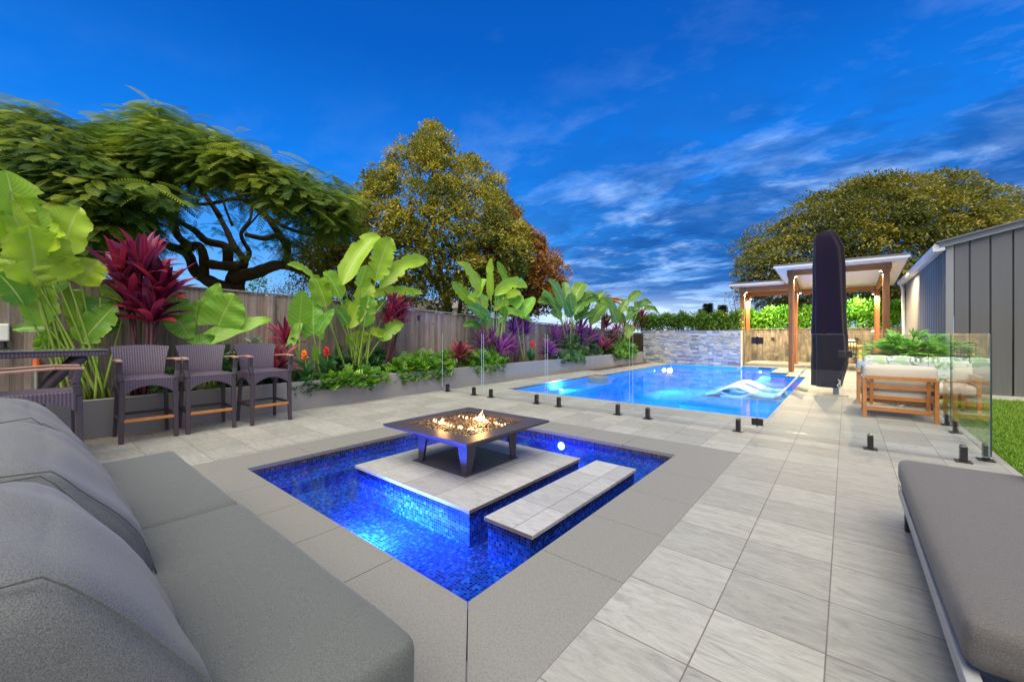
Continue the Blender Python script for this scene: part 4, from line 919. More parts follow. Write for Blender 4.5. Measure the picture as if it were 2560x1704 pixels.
for sx, sy in ((0, 0), (0, 1), (1, 0), (1, 1)):
    X = tx1-.06 if sx else tx0+.06; Ya = ty1-.16 if sy else ty0+.16; cY = (ty0+ty1)/2; cX = (tx0+tx1)/2; pth = []
    for i in range(13):
        q = i/12; s_ = 1-math.sin(math.pi*q)*.62; pth.append((cX+(X-cX)*(1-.3*math.sin(math.pi*q)), cY+(Ya-cY)*s_, 1.02-1.02*q))
    MB().tube(pth, .042, 8).build('leg', 'wicker_plain', bt, smooth=True)

# ------------------------------------------------------------------ near grey sofa and ottoman lounge
so = thing('outdoor_sofa', 'large charcoal grey outdoor sofa with plump back cushions beside the spa', 'sofa', (-2.3, .3, 0))
def rumple(amp, sc, seed):
    from mathutils import noise as mn
    def fn(o, u, v_, w_):
        q = Vector((o.x*sc+seed, o.y*sc, o.z*sc)); return o+Vector((0, mn.noise(q)*amp, mn.noise(q+Vector((9, 3, 1)))*amp))
    return fn
for (a, b) in ((-3.74, -2.33), (-2.308, -.90)):
    MB().rbox(a, b, -.22, .695, .235, .418 if a < -3 else .428, .045, 14, .012, rumple(.006, 3, a)).build('seat_cushion', 'sofa_grey', so, smooth=True)
def lean(seed, amp=.014):
    from mathutils import noise as mn
    def fn(o, u, v_, w_):
        q = (o.z-.42)/.45; y = o.y-.235*q+.03*math.sin(math.pi*min(1, max(0, q)))
        s_ = Vector((o.x*5+seed, o.y*5, o.z*5)); return Vector((o.x, y+mn.noise(s_)*amp, o.z-.03*abs(u)**3*q+mn.noise(s_+Vector((4, 4, 4)))*amp))
    return fn
for i, (a, b, h, dy) in enumerate(((-3.74, -2.80, .885, -.015), (-2.76, -1.79, .875, .012), (-1.74, -1.0, .87, -.012))):
    cu = MB().rbox(a, b, .075+dy, .285+dy, .405, h, .058, 18, .035, lean(i*3.7, .02)).build('back_cushion', 'sofa_pillow_grey', so, smooth=True)
    for e in (a+.012, b-.012):                     # sewn piping along the boxed end
        f_ = lean(i*3.7, .02); MB().tube([f_(Vector((e, .282+dy, z)), 1, 1, 0)+Vector((0, .003, 0)) for z in [.43+(h-.45)*k/9 for k in range(10)]]+[f_(Vector((e, y+dy, h-.002)), 1, 1, 1)+Vector((0, 0, .012)) for y in (.27, .22, .17, .12, .09)], .0026, 5).build('piping', 'sofa_grey', cu, smooth=True)
MB().box(-3.76, -.88, -.30, .66, .10, .225).build('frame', 'sofa_grey', so, bevel=.02)
MB().box(-3.76, -.88, -.34, -.20, .235, .72).build('back_frame', 'sofa_grey', so, bevel=.03)
for x in (-3.68, -.97):
    for y in (-.24, .58): MB().box(x-.03, x+.03, y-.03, y+.03, .0, .10).build('leg', 'black_metal', so)
ot = thing('daybed', 'grey upholstered daybed on low metal frame beside the tiled path', 'daybed', (.9, 2.6, 0))
MB().rbox(.262, 1.35, 1.735, 3.70, .275, .43, .04, 14, .012, rumple(.005, 4, 2.2)).build('cushion', 'ottoman_grey', ot, smooth=True)
mb = MB(); mb.box(.262, .30, 1.55, 3.66, .20, .262); mb.box(1.30, 1.34, 1.55, 3.66, .20, .262); mb.box(.301, 1.299, 3.62, 3.66, .20, .262); mb.box(.301, 1.299, 1.55, 1.60, .20, .262); mb.build('frame', 'grey_frame', ot, bevel=.004)
for x in (.31, 1.3):
    for y in (1.75, 3.575): MB().box(x-.025, x+.025, y-.025, y+.025, 0, .20).build('leg', 'black_metal', ot, bevel=.003)
MB().rbox(.80, 1.30, 3.42, 3.62, .425, .60, .06, 8, .03, rumple(.01, 5, 1)).build('bolster', 'ottoman_grey', ot, smooth=True)

# ------------------------------------------------------------------ timber lounge setting, palm, umbrella
def teak_chair(name, label, x0, x1, yb, facing, cat):
    ch = thing(name, label, cat, ((x0+x1)/2, yb, 0)); s_ = facing; Y = lambda a: yb+s_*a
    def bx(a, b, c, d, e, f, nm='', m='teak', mb=None):
        mb = mb or MB(); mb.box(a, b, min(c, d), max(c, d), e, f); return mb
    for x in (x0, x1-.045):
        MB().beam((x+.022, Y(.0), 0), (x+.022, Y(-.0), .60), .045, .05, (0, 1, 0)).build('leg', 'teak', ch, bevel=.003); MB().box(x, x+.045, min(Y(.70), Y(.75)), max(Y(.70), Y(.75)), 0, .52).build('leg', 'teak', ch, bevel=.003)
        mb = MB()
        for z in (.26, .37, .48): mb.box(x+.01, x+.035, min(Y(.03), Y(.70)), max(Y(.03), Y(.70)), z, z+.07)
        mb.box(x-.005, x+.05, min(Y(-.02), Y(.78)), max(Y(-.02), Y(.78)), .56, .585); mb.build('armrest', 'teak', ch, bevel=.003)
    mb = MB(); e0, e1 = x0+.05, x1-.05
    for z, dy in ((.275, .05), (.44, .01), (.575, -.04)): mb.box(e0-.02, e1+.02, min(Y(dy), Y(dy+.025)), max(Y(dy), Y(dy+.025)), z, z+.055)
    for x in (e0+.03, e1-.07): mb.beam((x+.02, Y(.075), .20), (x+.02, Y(-.01), .63), .04, .035, (0, 1, 0))
    mb.build('back_slats', 'teak', ch, bevel=.003)
    mb = MB(); mb.box(x0+.046, x1-.046, min(Y(.0), Y(.03)), max(Y(.0), Y(.03)), .11, .165); mb.box(x0+.046, x1-.046, min(Y(.1), Y(.7)), max(Y(.1), Y(.7)), .225, .25); mb.build('seat_frame', 'teak', ch)
    MB().rbox(e0-.01, e1+.01, min(Y(.08), Y(.76)), max(Y(.08), Y(.76)), .255, .42, .05, 6, .015).build('seat_cushion', 'beige_cushion', ch, smooth=True)
    MB().rbox(e0-.045, e1+.045, min(Y(.06), Y(.21)), max(Y(.06), Y(.21)), .42, .775, .055, 8, .02).build('back_cushion', 'beige_cushion', ch, smooth=True); return ch
teak_chair('garden_armchair', 'slatted timber armchair with beige cushions, back turned to the glass fence', .19, .99, 8.08, 1, 'armchair')
teak_chair('garden_sofa', 'timber garden sofa with beige cushions behind the armchair, under the palm', .15, 1.62, 10.25, -1, 'sofa')
for i, (x, lab, rz_) in enumerate(((.42, 'leaf print scatter cushion with pink flower on the far garden sofa', .25), (.78, 'white leaf print scatter cushion in the middle of the far garden sofa', -.2), (1.15, 'leaf print scatter cushion nearest the glass side panel on far sofa', .3))):
    mb = MB(); mb.rbox(-.22, .22, -.06, .06, 0, .42, .055, 8, .03); o = mb.build('scatter_cushion', 'print_cloth', None, smooth=True); o.location = (x, 9.96, .425); o.rotation_euler = (R(14), 0, rz_); tag(o, lab, 'cushion', 'leaf print cushions on the garden sofa')
um = thing('cantilever_umbrella', 'closed cantilever umbrella in tall black cover on grey pole', 'umbrella', (-.17, 10.65, 0))
mb = MB(); mb.box(-.215, -.115, 10.6, 10.7, .012, 3.1); mb.build('pole', 'grey_frame', um, bevel=.006); MB().box(-.36, .03, 10.45, 10.85, .0012, .012).build('base_plate', 'grey_frame', um)
rings = [(.165, -.56, -.085, .17), (.30, -.555, -.06, .175), (.62, -.55, .01, .18), (.85, -.545, .015, .18), (1.2, -.545, .005, .18), (1.26, -.555, -.005, .185), (2.0, -.535, -.025, .175), (2.6, -.54, -.03, .17), (2.98, -.53, -.05, .165), (3.02, -.53, -.055, .16), (3.20, -.525, -.125, .13), (3.285, -.52, -.17, .11), (3.30, -.49, -.18, .10), (3.375, -.36, -.235, .05), (3.385, -.34, -.25, .03)]
mb = MB(); v = []; kk = 56
for (z, a, b, dp) in rings:
    for i in range(kk):
        t_ = 2*math.pi*i/kk; ex = lambda c: math.copysign(abs(c)**.62, c); wr = 1+.085*math.sin(i*.67+z*.9)+.03*math.sin(i*1.55+z*2.3)+.012*math.sin(i*2.5+z*7)
        v.append(((a+b)/2+(b-a)/2*ex(math.cos(t_))*wr, 10.62+dp*ex(math.sin(t_))*wr, z+.012*math.sin(t_*2+1)))
mb.add(v, [(j*kk+i, j*kk+(i+1) % kk, (j+1)*kk+(i+1) % kk, (j+1)*kk+i) for j in range(len(rings)-1) for i in range(kk)]+[tuple((len(rings)-1)*kk+i for i in range(kk))])
cv = mb.build('cover', 'umbrella_cover', um, smooth=True)
mb = MB()
for i in range(8): mb.tube([(-.115+.02*math.sin(i), 10.41, .30-.018*i), (-.125+.02*math.sin(i+1), 10.405, .28-.018*i)], .009, 6)
mb.tube([(-.13, 10.42, .33), (-.09, 10.40, .31), (-.10, 10.40, .24), (-.085, 10.41, .15)], .007, 6); mb.build('drawcord', 'rope', cv)
mb = MB(); mb.tube([(.0, 10.45, .80), (-.06, 10.44, .55), (-.13, 10.44, .33)], .012, 6); mb.build('strap', 'black_metal', cv)
pp = thing('potted_palm', 'bushy green lady palm in dark pot behind the garden sofa', 'palm', (.9, 11.2, 0))
MB().tube([(.9, 11.2, 0), (.9, 11.2, .25), (.9, 11.2, .5), (.9, 11.2, .52)], [.17, .22, .25, .24], 20).build('pot', 'pot_glaze', pp, smooth=False)
mb = MB(); L_ = []; 
for i in range(84):
    a = random.uniform(0, 6.28); el = random.uniform(.1, 1.25); r = random.uniform(.22, .46); c = Vector((.9, 11.2, .76)); tipc = c+Vector((math.cos(a)*math.cos(el)*r*1.15, math.sin(a)*math.cos(el)*r, math.sin(el)*r*1.05))
    mb.tube([(.9+random.uniform(-.08, .08), 11.2, .5), (c+tipc)/2+Vector((0, 0, .05)), tipc], .007, 5)
    ax = (tipc-c).normalized()
    for k in range(10):
        b = -1.25+2.5*k/9; sd = ax.cross(Vector((0, 0, 1))).normalized(); dr = (ax*math.cos(b)+sd*math.sin(b)).normalized()
        L_.append((tipc, tipc+dr*random.uniform(.20, .30)+Vector((0, 0, -.05))))
mb.build('stems', 'stem_green', pp, smooth=True); mb = MB()
for p, q in L_: blade(mb, p, q, .042, (-.2, -.6, 1), .08, 5, 'strap', .1, 0, random.random())
mb.build('fronds', 'palm_leaf', pp, smooth=True)

# dining setting under the pergola, sign
dt = thing('dining_table', 'timber topped dining table under the pergola', 'table', (-.25, 18.6, .10))
MB().box(-.95, .47, 18.25, 18.95, .80, .845).build('tabletop', 'table_wood', dt, bevel=.006); MB().box(-.85, .37, 18.33, 18.87, .72, .798).build('apron', 'table_wood', dt)
for x in (-.85, .37):
    for y in (18.33, 18.87): MB().box(x-.04, x+.04, y-.04, y+.04, .1, .72).build('leg', 'table_wood', dt)
def dchair(x, y, rz_, lab):
    c = thing('dining_chair', lab, 'chair', (0, 0, 0), 0, 'black dining chairs under the pergola')
    for sx in (-1, 1):
        MB().tube([(sx*.19, -.19, 0), (sx*.17, -.15, .45)], .014, 6).build('leg', 'black_metal', c); MB().tube([(sx*.20, .22, 0), (sx*.17, .16, .45)], .014, 6).build('leg', 'black_metal', c)
    MB().rbox(-.21, .21, -.20, .20, .44, .50, .03, 5).build('seat', 'umbrella_cover', c, smooth=True)
    mb = MB()
    for k in range(6): xx = -.18+.36*k/5; mb.tube([(xx, -.18, .49), (xx*1.05, -.24, .88)], .011, 6)
    mb.beam((-.20, -.245, .88), (.20, -.245, .88), .022, .035); mb.build('backrest', 'black_metal', c)
    c.location = (x, y, .10); c.rotation_euler = (0, 0, rz_)
dchair(.07, 17.75, 0, 'black spindle-back dining chair with its back to the camera'); dchair(.78, 18.5, R(100), 'black dining chair at the right end of the table'); dchair(-.62, 17.8, R(8), 'black dining chair hidden behind the umbrella')
sg = MB().box(-.26, .26, -.006, .006, -.17, .17).build('pool_sign', 'sign_face'); sg.location = (at_f(2120, 859, 15.55)); sg.location.y = 20.262; tag(sg, 'small yellow and white notice board on the retaining wall', 'sign')
wl = MB().box(-.06, .06, -.03, .03, -.04, .04).build('wall_light', 'white_plastic', None, bevel=.008); wl.location = (.78, 20.24, 1.335); tag(wl, 'small white box fitting on the retaining wall by the post', 'wall fitting')
ob = thing('power_outlet', 'grey weatherproof outlet box fixed to the timber fence', 'outlet', (FX+.02, -.17, 1.24))
MB().box(FX+.019, FX+.075, -.28, -.11, 1.16, 1.37).build('housing', 'white_plastic', ob, bevel=.015); mb = MB(); mb.tube([(FX+.045, -.16, 1.16), (FX+.05, -.155, 1.06)], .022, 8); mb.box(FX+.02, FX+.075, -.2, -.11, 1.04, 1.08); mb.build('plug', 'black_metal', ob)
tp = thing('garden_tap', 'garden tap with orange hose connector in front of the fence', 'tap', (FX+.05, .10, .36))
MB().tube([(FX+.05, .10, .36), (FX+.05, .10, .84)], .018, 8).build('standpipe', 'grey_frame', tp); MB().tube([(FX+.07, .104, .84), (FX+.07, .104, .93)], [.036, .032], 12).build('connector', 'orange_plastic', tp)

# in-pool loungers
def lounger(y, label):
    lg = thing('pool_lounger', label, 'lounger', (-1.6, y, PWZ-.17), 0, 'white loungers on the shallow ledge of the pool')
    pts = [(-2.62, -.17), (-2.42, -.13), (-2.22, -.01), (-2.05, .05), (-1.9, .045), (-1.75, -.01), (-1.6, -.08), (-1.4, -.12), (-1.22, -.115), (-1.1, -.04), (-.98, .12), (-.86, .29), (-.74, .45)]
    mb = MB(); v = []
    for i, (x, z) in enumerate(pts):
        for yy in (-.30, .30): v += [(x, y+yy, z-.05), (x, y+yy, z)]
    f = []
    for i in range(len(pts)-1): a = i*4; b = a+4; f += [(a, b, b+2, a+2), (a+1, a+3, b+3, b+1), (a, a+1, b+1, b), (a+2, b+2, b+3, a+3)]
    e = (len(pts)-1)*4; f += [(0, 2, 3, 1), (e, e+1, e+3, e+2)]; mb.add(v, f); o = mb.build('shell', 'lounger_white', lg, smooth=False, bevel=.012)
    MB().box(-2.3, -1.0, y-.2, y+.2, PWZ-.169, -.19).build('base', 'lounger_white', lg)
lounger(10.75, 'white moulded pool lounger on the shallow ledge, nearer to camera'); lounger(11.75, 'white moulded pool lounger on the shallow ledge, farther from camera')
# ------------------------------------------------------------------ planter plants
CAMP = Vector((0, 0, CAMZ))
def to_cam(p, tilt=.35, yaw=.5):
    d = (CAMP-Vector(p)).normalized(); return (d+Vector((random.uniform(-yaw, yaw), random.uniform(-yaw, yaw), tilt+random.uniform(-.2, .3)))).normalized()
GZ = .36
def big_leaf_plant(name, label, cat, X, ground, specs, m, kind='banana', ext=None, stem='stem_green', bow=.09, jag=.10, wave=.045, fold=.20, srad=.013, group=None):
    g0 = at_x(*ground, X); g0.z = GZ; tnk = thing(name, label, cat, g0, 0, group); mb = MB(); sm = MB()
    for sp in specs:
        x0, y0, x1, y1, wp = sp[:5]; rnd = sp[5] if len(sp) > 5 else random.random()
        dX = random.uniform(-.22, .25); b = at_x(x0, y0, X+dX*.6); tp_ = at_x(x1, y1, X+dX+random.uniform(-.12, .18)); w_ = wp*m_per_px(b)*1.12
        blade(mb, b, tp_, w_, to_cam(b, .35, .55 if kind == 'banana' else .18), bow*random.uniform(.2, 1.8), 26, kind, fold, wave, rnd, jag)
        gp = g0+Vector((random.uniform(-.10, .10), random.uniform(-.22, .22), -.02)); mid = gp.lerp(b, .55); mid.z += .12*(b-gp).length*.3; mid += Vector((0, 0, .05))
        q = b+(tp_-b)*.04; pth = [gp*(1-t_)**2+mid*(2*t_*(1-t_))+q*t_*t_ for t_ in [i/7 for i in range(8)]]
        sm.tube(pth, [srad*(1.7-1.1*i/7) for i in range(8)], 7)
    mb.build('leaves', m, tnk, smooth=True); sm.build('stems', stem, tnk, smooth=True); return tnk
def Z(ox, oy, sc, L): return [(ox+a*sc, oy+b*sc, ox+c_*sc, oy+d_*sc, e*sc)+tuple(r) for a, b, c_, d_, e, *r in L]
big_leaf_plant('banana_plant', 'tall lime green banana plant with broad paddle leaves before the large tree', 'banana plant', -7.4, (895, 915),
    Z(680, 560, .2551, [(690, 600, 1060, 120, 190, .8), (1010, 560, 1165, 130, 200, .75), (1060, 630, 1525, 360, 150, .8), (900, 720, 1480, 680, 110, .85), (760, 1020, 990, 590, 170, .85), (900, 1010, 960, 700, 160, .35), (535, 810, 400, 500, 170, .6), (400, 520, 150, 400, 80, .75),
    (670, 740, 500, 470, 140, .5), (840, 1040, 845, 1200, 175, .95), (940, 1040, 1180, 1130, 90, .9), (1050, 1140, 1290, 980, 130, .6), (740, 990, 600, 830, 110, .2), (860, 620, 930, 400, 150, .6), (1010, 880, 1120, 740, 110, .3), (690, 870, 760, 740, 90, .5), (560, 720, 620, 560, 120, .65), (1180, 740, 1400, 700, 100, .7), (780, 1200, 760, 1100, 80, .4)]), 'banana_leaf', srad=.012)
big_leaf_plant('banana_plant', 'banana plant with bright broad leaves at left behind the bar table', 'banana plant', -7.35, (225, 985),
    [(150, 645, 200, 518, 98, .85), (60, 640, 15, 425, 100, .7), (95, 660, -5, 500, 60, .95), (95, 715, 70, 560, 115, .85), (62, 765, -10, 680, 60, .25), (111, 812, 78, 705, 62, .5), (199, 828, 178, 722, 55, .6), (130, 820, 30, 824, 26, .3), (122, 824, 122, 876, 76, .35), (203, 858, 290, 762, 60, .4), (245, 834, 308, 812, 34, .1),
     (200, 712, 246, 650, 70, .95), (140, 735, 112, 680, 60, .4), (322, 752, 246, 722, 36, .6), (60, 700, 0, 640, 60, .75), (170, 700, 130, 640, 80, .9), (110, 640, 150, 560, 90, .9), (20, 620, -30, 560, 70, .6), (40, 590, 30, 480, 70, .8), (250, 800, 250, 740, 60, .2)], 'banana_leaf', srad=.0115)
big_leaf_plant('elephant_ear', 'elephant ear plant with big ribbed lime leaves behind the bar stools', 'elephant ear', -7.3, (520, 930),
    Z(380, 660, .1913, [(310, 700, 500, 985, 330, .5), (350, 720, 310, 370, 330, .55), (870, 800, 1080, 390, 520, .75), (720, 650, 880, 250, 250, .7), (830, 935, 1560, 720, 250, .85), (560, 1060, 860, 940, 240, .45), (560, 700, 620, 470, 200, .8)]), 'alocasia_leaf', 'heart', bow=.03, jag=.02, wave=.05, fold=.06)
big_leaf_plant('elephant_ear', 'elephant ear plant with two dark ribbed leaves beside tall banana plant', 'elephant ear', -7.25, (775, 925),
    Z(680, 560, .2551, [(270, 960, 300, 650, 230, .65), (405, 1080, 400, 730, 220, .25), (190, 1165, 310, 880, 90, .7), (470, 1010, 610, 830, 110, .2), (420, 1320, 430, 1180, 60, .5)]), 'alocasia_leaf', 'heart', bow=.03, jag=.02, wave=.04, fold=.06)
big_leaf_plant('banana_plant', 'banana plant with yellowing and blue-green leaves at the middle of the planter', 'banana plant', -7.4, (1237, 875),
    Z(1080, 620, .1913, [(620, 590, 335, 200, 125, .85), (770, 690, 770, 130, 105, .8), (985, 440, 855, 170, 85, .45), (545, 750, 255, 440, 150, .55), (725, 750, 465, 630, 170, .95), (820, 620, 1245, 510, 150, .75), (765, 970, 445, 760, 150, .15), (800, 810, 1150, 690, 125, .85), (870, 830, 1315, 970, 105, .7), (640, 1060, 415, 1030, 110, .05), (600, 650, 700, 400, 100, .6), (990, 660, 1160, 590, 120, .9), (880, 990, 1015, 880, 80, .5), (690, 960, 560, 860, 130, .25), (850, 760, 900, 540, 120, .4), (640, 540, 560, 300, 90, .65), (950, 900, 960, 760, 110, .3)]), 'banana_leaf')
big_leaf_plant('elephant_ear', 'single pale grey-green ribbed elephant ear leaf beside the middle banana plant', 'elephant ear', -7.3, (1300, 880), Z(1080, 620, .1913, [(1175, 870, 1335, 640, 190, .5), (1060, 760, 1180, 620, 170, .6)]), 'alocasia_leaf', 'heart', bow=.02, jag=.02, wave=.04)
big_leaf_plant('banana_plant', 'olive green banana plant against the sky with white leaf ribs', 'banana plant', -7.4, (1425, 880),
    Z(1300, 600, .2168, [(510, 770, 320, 465, 100, .7), (530, 650, 510, 485, 90, .6), (600, 750, 745, 500, 160, .75), (400, 740, 270, 575, 120, .6), (470, 840, 205, 720, 140, .5), (690, 710, 870, 610, 110, .75), (860, 700, 970, 600, 70, .7), (620, 860, 925, 715, 140, .45), (590, 890, 500, 690, 95, .3), (815, 985, 1035, 750, 150, .6), (640, 930, 830, 850, 130, .35), (480, 900, 340, 830, 110, .55), (600, 800, 560, 620, 120, .7), (720, 860, 760, 690, 120, .65)]), 'banana_leaf_dark')
big_leaf_plant('banana_plant', 'smaller yellow-green banana plant at far end of the planter', 'banana plant', -7.3, (1555, 870),
    Z(1300, 600, .2168, [(1130, 870, 1015, 640, 95, .75), (1160, 840, 1245, 690, 90, .7), (1250, 710, 1405, 610, 90, .7), (1370, 790, 1515, 735, 90, .6), (1430, 810, 1610, 865, 70, .85), (1240, 930, 1405, 800, 100, .2), (1120, 960, 920, 705, 115, .8), (1340, 800, 1345, 705, 50, .7), (1260, 970, 1240, 1140, 100, .75), (1080, 950, 990, 930, 60, .95), (1200, 960, 1130, 800, 110, .6), (1290, 900, 1270, 760, 100, .7)]), 'banana_leaf_dark')
def rosette(mb, c, n, L, wd, up=.5, spread=1.0, kind='lance', bow=.1, rnd=None, axis=(0, 0, 1)):
    for i in range(n):
        a = i*2.39996+random.uniform(-.2, .2); q = (i+.5)/n; el = math.pi/2*(1-q*spread)+random.uniform(-.1, .1)+up*.2
        dr = Vector((math.cos(a)*math.cos(el), math.sin(a)*math.cos(el), math.sin(el))); l = L*random.uniform(.75, 1.15)*(.75+.35*math.sin(q*3))
        b = Vector(c)+Vector((0, 0, -.10*q)); blade(mb, b, b+dr*l+Vector((0, 0, -.12*l*q)), wd*random.uniform(.8, 1.2), Vector((0, 0, 1))*.7-dr*.2+Vector((.25, -.15, 0)), bow, 8, kind, .14, .0, min(1, max(0, (rnd if rnd is not None else .45)+random.uniform(-.4, .45))))
def low_shrub(label, X, x0, x1, py, h, n, m='xanadu_leaf', name='low_shrub', L=.19):
    a, b = at_x(x0, py, X), at_x(x1, py, X); shb = thing(name, label, 'shrub', ((a.x+b.x)/2, (a.y+b.y)/2, GZ), 0, 'low shrubs along the planter edge')
    q = RNG.random(n); y = a.y+(b.y-a.y)*q; u = RNG.normal(0, 1, (n, 3)); u = unit(u); u[:, 2] = np.abs(u[:, 2]); hh = h*(.75+.35*np.sin(y*7)**2)
    P = np.stack([X-.06+u[:, 0]*.17, y+u[:, 1]*.08, GZ-.02+u[:, 2]*hh], -1); D = u*np.array([1, 1, .4])+RNG.normal(0, .35, (n, 3))+np.array([.3, -.1, .02]); N_ = RNG.normal(0, .4, (n, 3))+np.array([.5, -.3, 1])
    leaf_cloud('foliage', P, D, N_, L*RNG.uniform(.7, 1.2, n), L*.72*RNG.uniform(.8, 1.1, n), LOBED, m, shb)
    mb = MB()
    for i in range(14): yy = a.y+(b.y-a.y)*(i+.5)/14; mb.tube([(X, yy, GZ-.02), (X+.05, yy, GZ+h*.6)], .008, 5)
    mb.build('stems', 'stem_green', shb)
def cordyline(label, X, ground, heads, L, wd, n, m, group='cordylines in the planter'):
    g0 = at_x(*ground, X); g0.z = GZ; cdy = thing('cordyline', label, 'cordyline', g0, 0, group); mb = MB(); sm = MB()
    for (px, py) in heads:
        c = at_x(px, py, X+random.uniform(-.12, .12)); rosette(mb, c, n, L, wd, .55, .95)
        gp = g0+Vector((random.uniform(-.07, .07), random.uniform(-.1, .1), -.02)); sm.tube([gp, gp.lerp(c, .5)+Vector((.02, .03, 0)), c], [.024, .02, .014], 7)
    mb.build('leaves', m, cdy, smooth=True); sm.build('stems', 'stem_purple', cdy, smooth=True)
cordyline('tall crimson cordyline with broad leaves behind the first bar stool', -7.35, (350, 930), ((310, 700), (362, 675), (408, 735), (335, 765), (380, 790)), .56, .12, 30, 'cordyline_leaf')
cordyline('dark red cordyline on a leaning stem beside the tall banana plant', -7.4, (965, 915), ((985, 770), (1000, 800), (975, 800), (1005, 775)), .42, .05, 34, 'cordyline_leaf')
cordyline('purple-red cordyline below the middle banana plant', -7.4, (1290, 890), ((1300, 815), (1285, 830), (1315, 830)), .55, .06, 30, 'cordyline_purple')
cordyline('crimson cordyline at the far end before the stone wall', -7.25, (1600, 880), ((1602, 800), (1608, 815)), .62, .08, 30, 'cordyline_leaf')
cordyline('dusky purple cordyline clump behind the glass, left of blue bromeliad', -7.3, (1265, 905), ((1262, 865), (1280, 875), (1250, 880)), .5, .05, 26, 'cordyline_purple')
cordyline('dusky purple cordyline clump below the olive banana plant', -7.3, (1470, 890), ((1455, 860), (1475, 850), (1495, 865)), .7, .07, 26, 'cordyline_purple')
for px_, py_, lab_ in ((1400, 850, 'tall violet cordyline beside the blue bromeliad at the fence'), (1440, 835, 'magenta cordyline left of the olive banana stems'), (1550, 835, 'violet-red cordyline right of the olive banana stems'), (1215, 860, 'wine coloured cordyline low on the fence left of the middle banana')):
    cordyline(lab_, -7.45, (px_, 890), ((px_-10, py_), (px_+12, py_-8)), .62 if px_ > 1300 else .42, .07, 26, 'cordyline_purple')
cordyline('crimson cordyline shoot at the fence between banana and elephant ear', -7.6, (715, 930), ((715, 850),), .42, .06, 26, 'cordyline_leaf')
low_shrub('tall dark green leafy filler between the cordyline and elephant ear', -7.6, 560, 690, 880, .55, 420, 'dark_shrub_leaf', L=.2)
low_shrub('mid green leafy filler at the fence behind the long mound', -7.55, 1000, 1160, 880, .42, 420, 'xanadu_leaf', L=.2)
low_shrub('dark leafy filler beneath the tall banana plant at the fence', -7.55, 830, 960, 890, .50, 420, 'dark_shrub_leaf', L=.22)
cordyline('small red-brown cordyline tuft on fence side below the far banana plant', -7.4, (1520, 870), ((1515, 815), (1530, 850)), .6, .07, 24, 'cordyline_leaf')
def bromeliad(label, X, c, L, wd, n, m, dz=0.0):
    p = at_x(*c, X); br = thing('bromeliad', label, 'bromeliad', (p.x, p.y, GZ), 0, 'bromeliads in the planter'); mb = MB(); p.z = max(GZ+.04, p.z)
    rosette(mb, p, n, L, wd, .3, .92, 'strap', .16); mb.build('leaves', m, br, smooth=True); MB().tube([(p.x, p.y, GZ-.02), (p.x, p.y, p.z)], .03, 8).build('stem', 'stem_purple', br)
bromeliad('large purple bromeliad with silvery leaves behind the third bar stool', -7.15, (690, 920), .50, .085, 34, 'bromeliad_leaf')
bromeliad('silver-green bromeliad peeping over the back of the third bar stool', -7.3, (640, 895), .42, .09, 26, 'bromeliad_silver')
bromeliad('round wine-red bromeliad between the low green shrubs', -7.2, (1150, 893), .46, .07, 44, 'bromeliad_leaf')
bromeliad('round violet-blue bromeliad at the planter edge behind the glass', -7.15, (1370, 885), .55, .075, 48, 'cordyline_purple')
bromeliad('dark red bromeliad with pale tips near the far low shrub', -7.2, (1515, 873), .55, .10, 34, 'bromeliad_leaf')
low_shrub('long mound of glossy yellow-green lobed leaves over the planter edge', -7.08, 985, 1120, 905, .34, 620)
low_shrub('low spread of lobed green leaves below tall banana plant', -7.02, 800, 950, 930, .16, 420)
low_shrub('green lobed shrub below the middle banana plant', -7.1, 1170, 1250, 895, .36, 520)
low_shrub('glossy green lobed shrub spilling over planter near the stone wall', -7.0, 1530, 1580, 878, .40, 700, L=.24)
low_shrub('dark leafy shrub between the second and third bar stools', -7.2, 560, 620, 900, .50, 300, 'dark_shrub_leaf', L=.16)
low_shrub('sparse dark green shrub under the elephant ear beside the red canna', -7.1, 730, 800, 935, .14, 220, 'dark_shrub_leaf')
low_shrub('dark green shrub behind the first bar stool', -7.2, 415, 450, 925, .45, 160, 'dark_shrub_leaf', L=.15)
low_shrub('dark green undergrowth below the olive banana plant', -7.45, 1390, 1560, 860, .85, 900, 'dark_shrub_leaf', L=.26)
low_shrub('silvery blue-green groundcover at the planter edge behind the glass', -7.05, 1395, 1450, 893, .22, 330, 'dark_shrub_leaf', L=.2)
def canna(label, X, ground, top, m, leaves):
    g0 = at_x(*ground, X); g0.z = GZ; cn = thing('canna_lily', label, 'canna lily', g0, 0, 'flowering canna lilies'); tp_ = at_x(*top, X); sm = MB(); sm.tube([g0, g0.lerp(tp_, .5)+Vector((0, .02, 0)), tp_], [.011, .009, .006], 6); sm.build('stem', 'stem_green', cn)
    mb = MB(); rosette(mb, tp_, 13, .085*m_per_px(tp_)/.0066, .05, .4, .9, 'lance', .15); mb.build('flower', m, cn, smooth=True); mb = MB()
    for i in range(leaves):
        a = random.uniform(0, 6.28); b = g0.lerp(tp_, random.uniform(.05, .55)); tq = b+Vector((math.cos(a)*.15, math.sin(a)*.17, random.uniform(.08, .26))); blade(mb, b, tq, random.uniform(.07, .11), to_cam(b), .08, 10, 'lance', .15, .02, random.uniform(.1, .6))
    mb.build('leaves', 'dark_shrub_leaf', cn, smooth=True)
canna('canna lily with bright red flower in front of the fence', -7.15, (822, 930), (816, 876), 'petal_red', 12)
canna('canna lily with orange flower beside the elephant ear stems', -7.1, (765, 940), (761, 884), 'petal_orange', 10)
canna('canna lily with small red flower behind the glass, below the fence', -7.15, (1325, 900), (1332, 860), 'petal_red', 12)
canna('canna lily with faded red flower near the far end of the planter', -7.15, (1500, 888), (1503, 861), 'petal_red', 8)
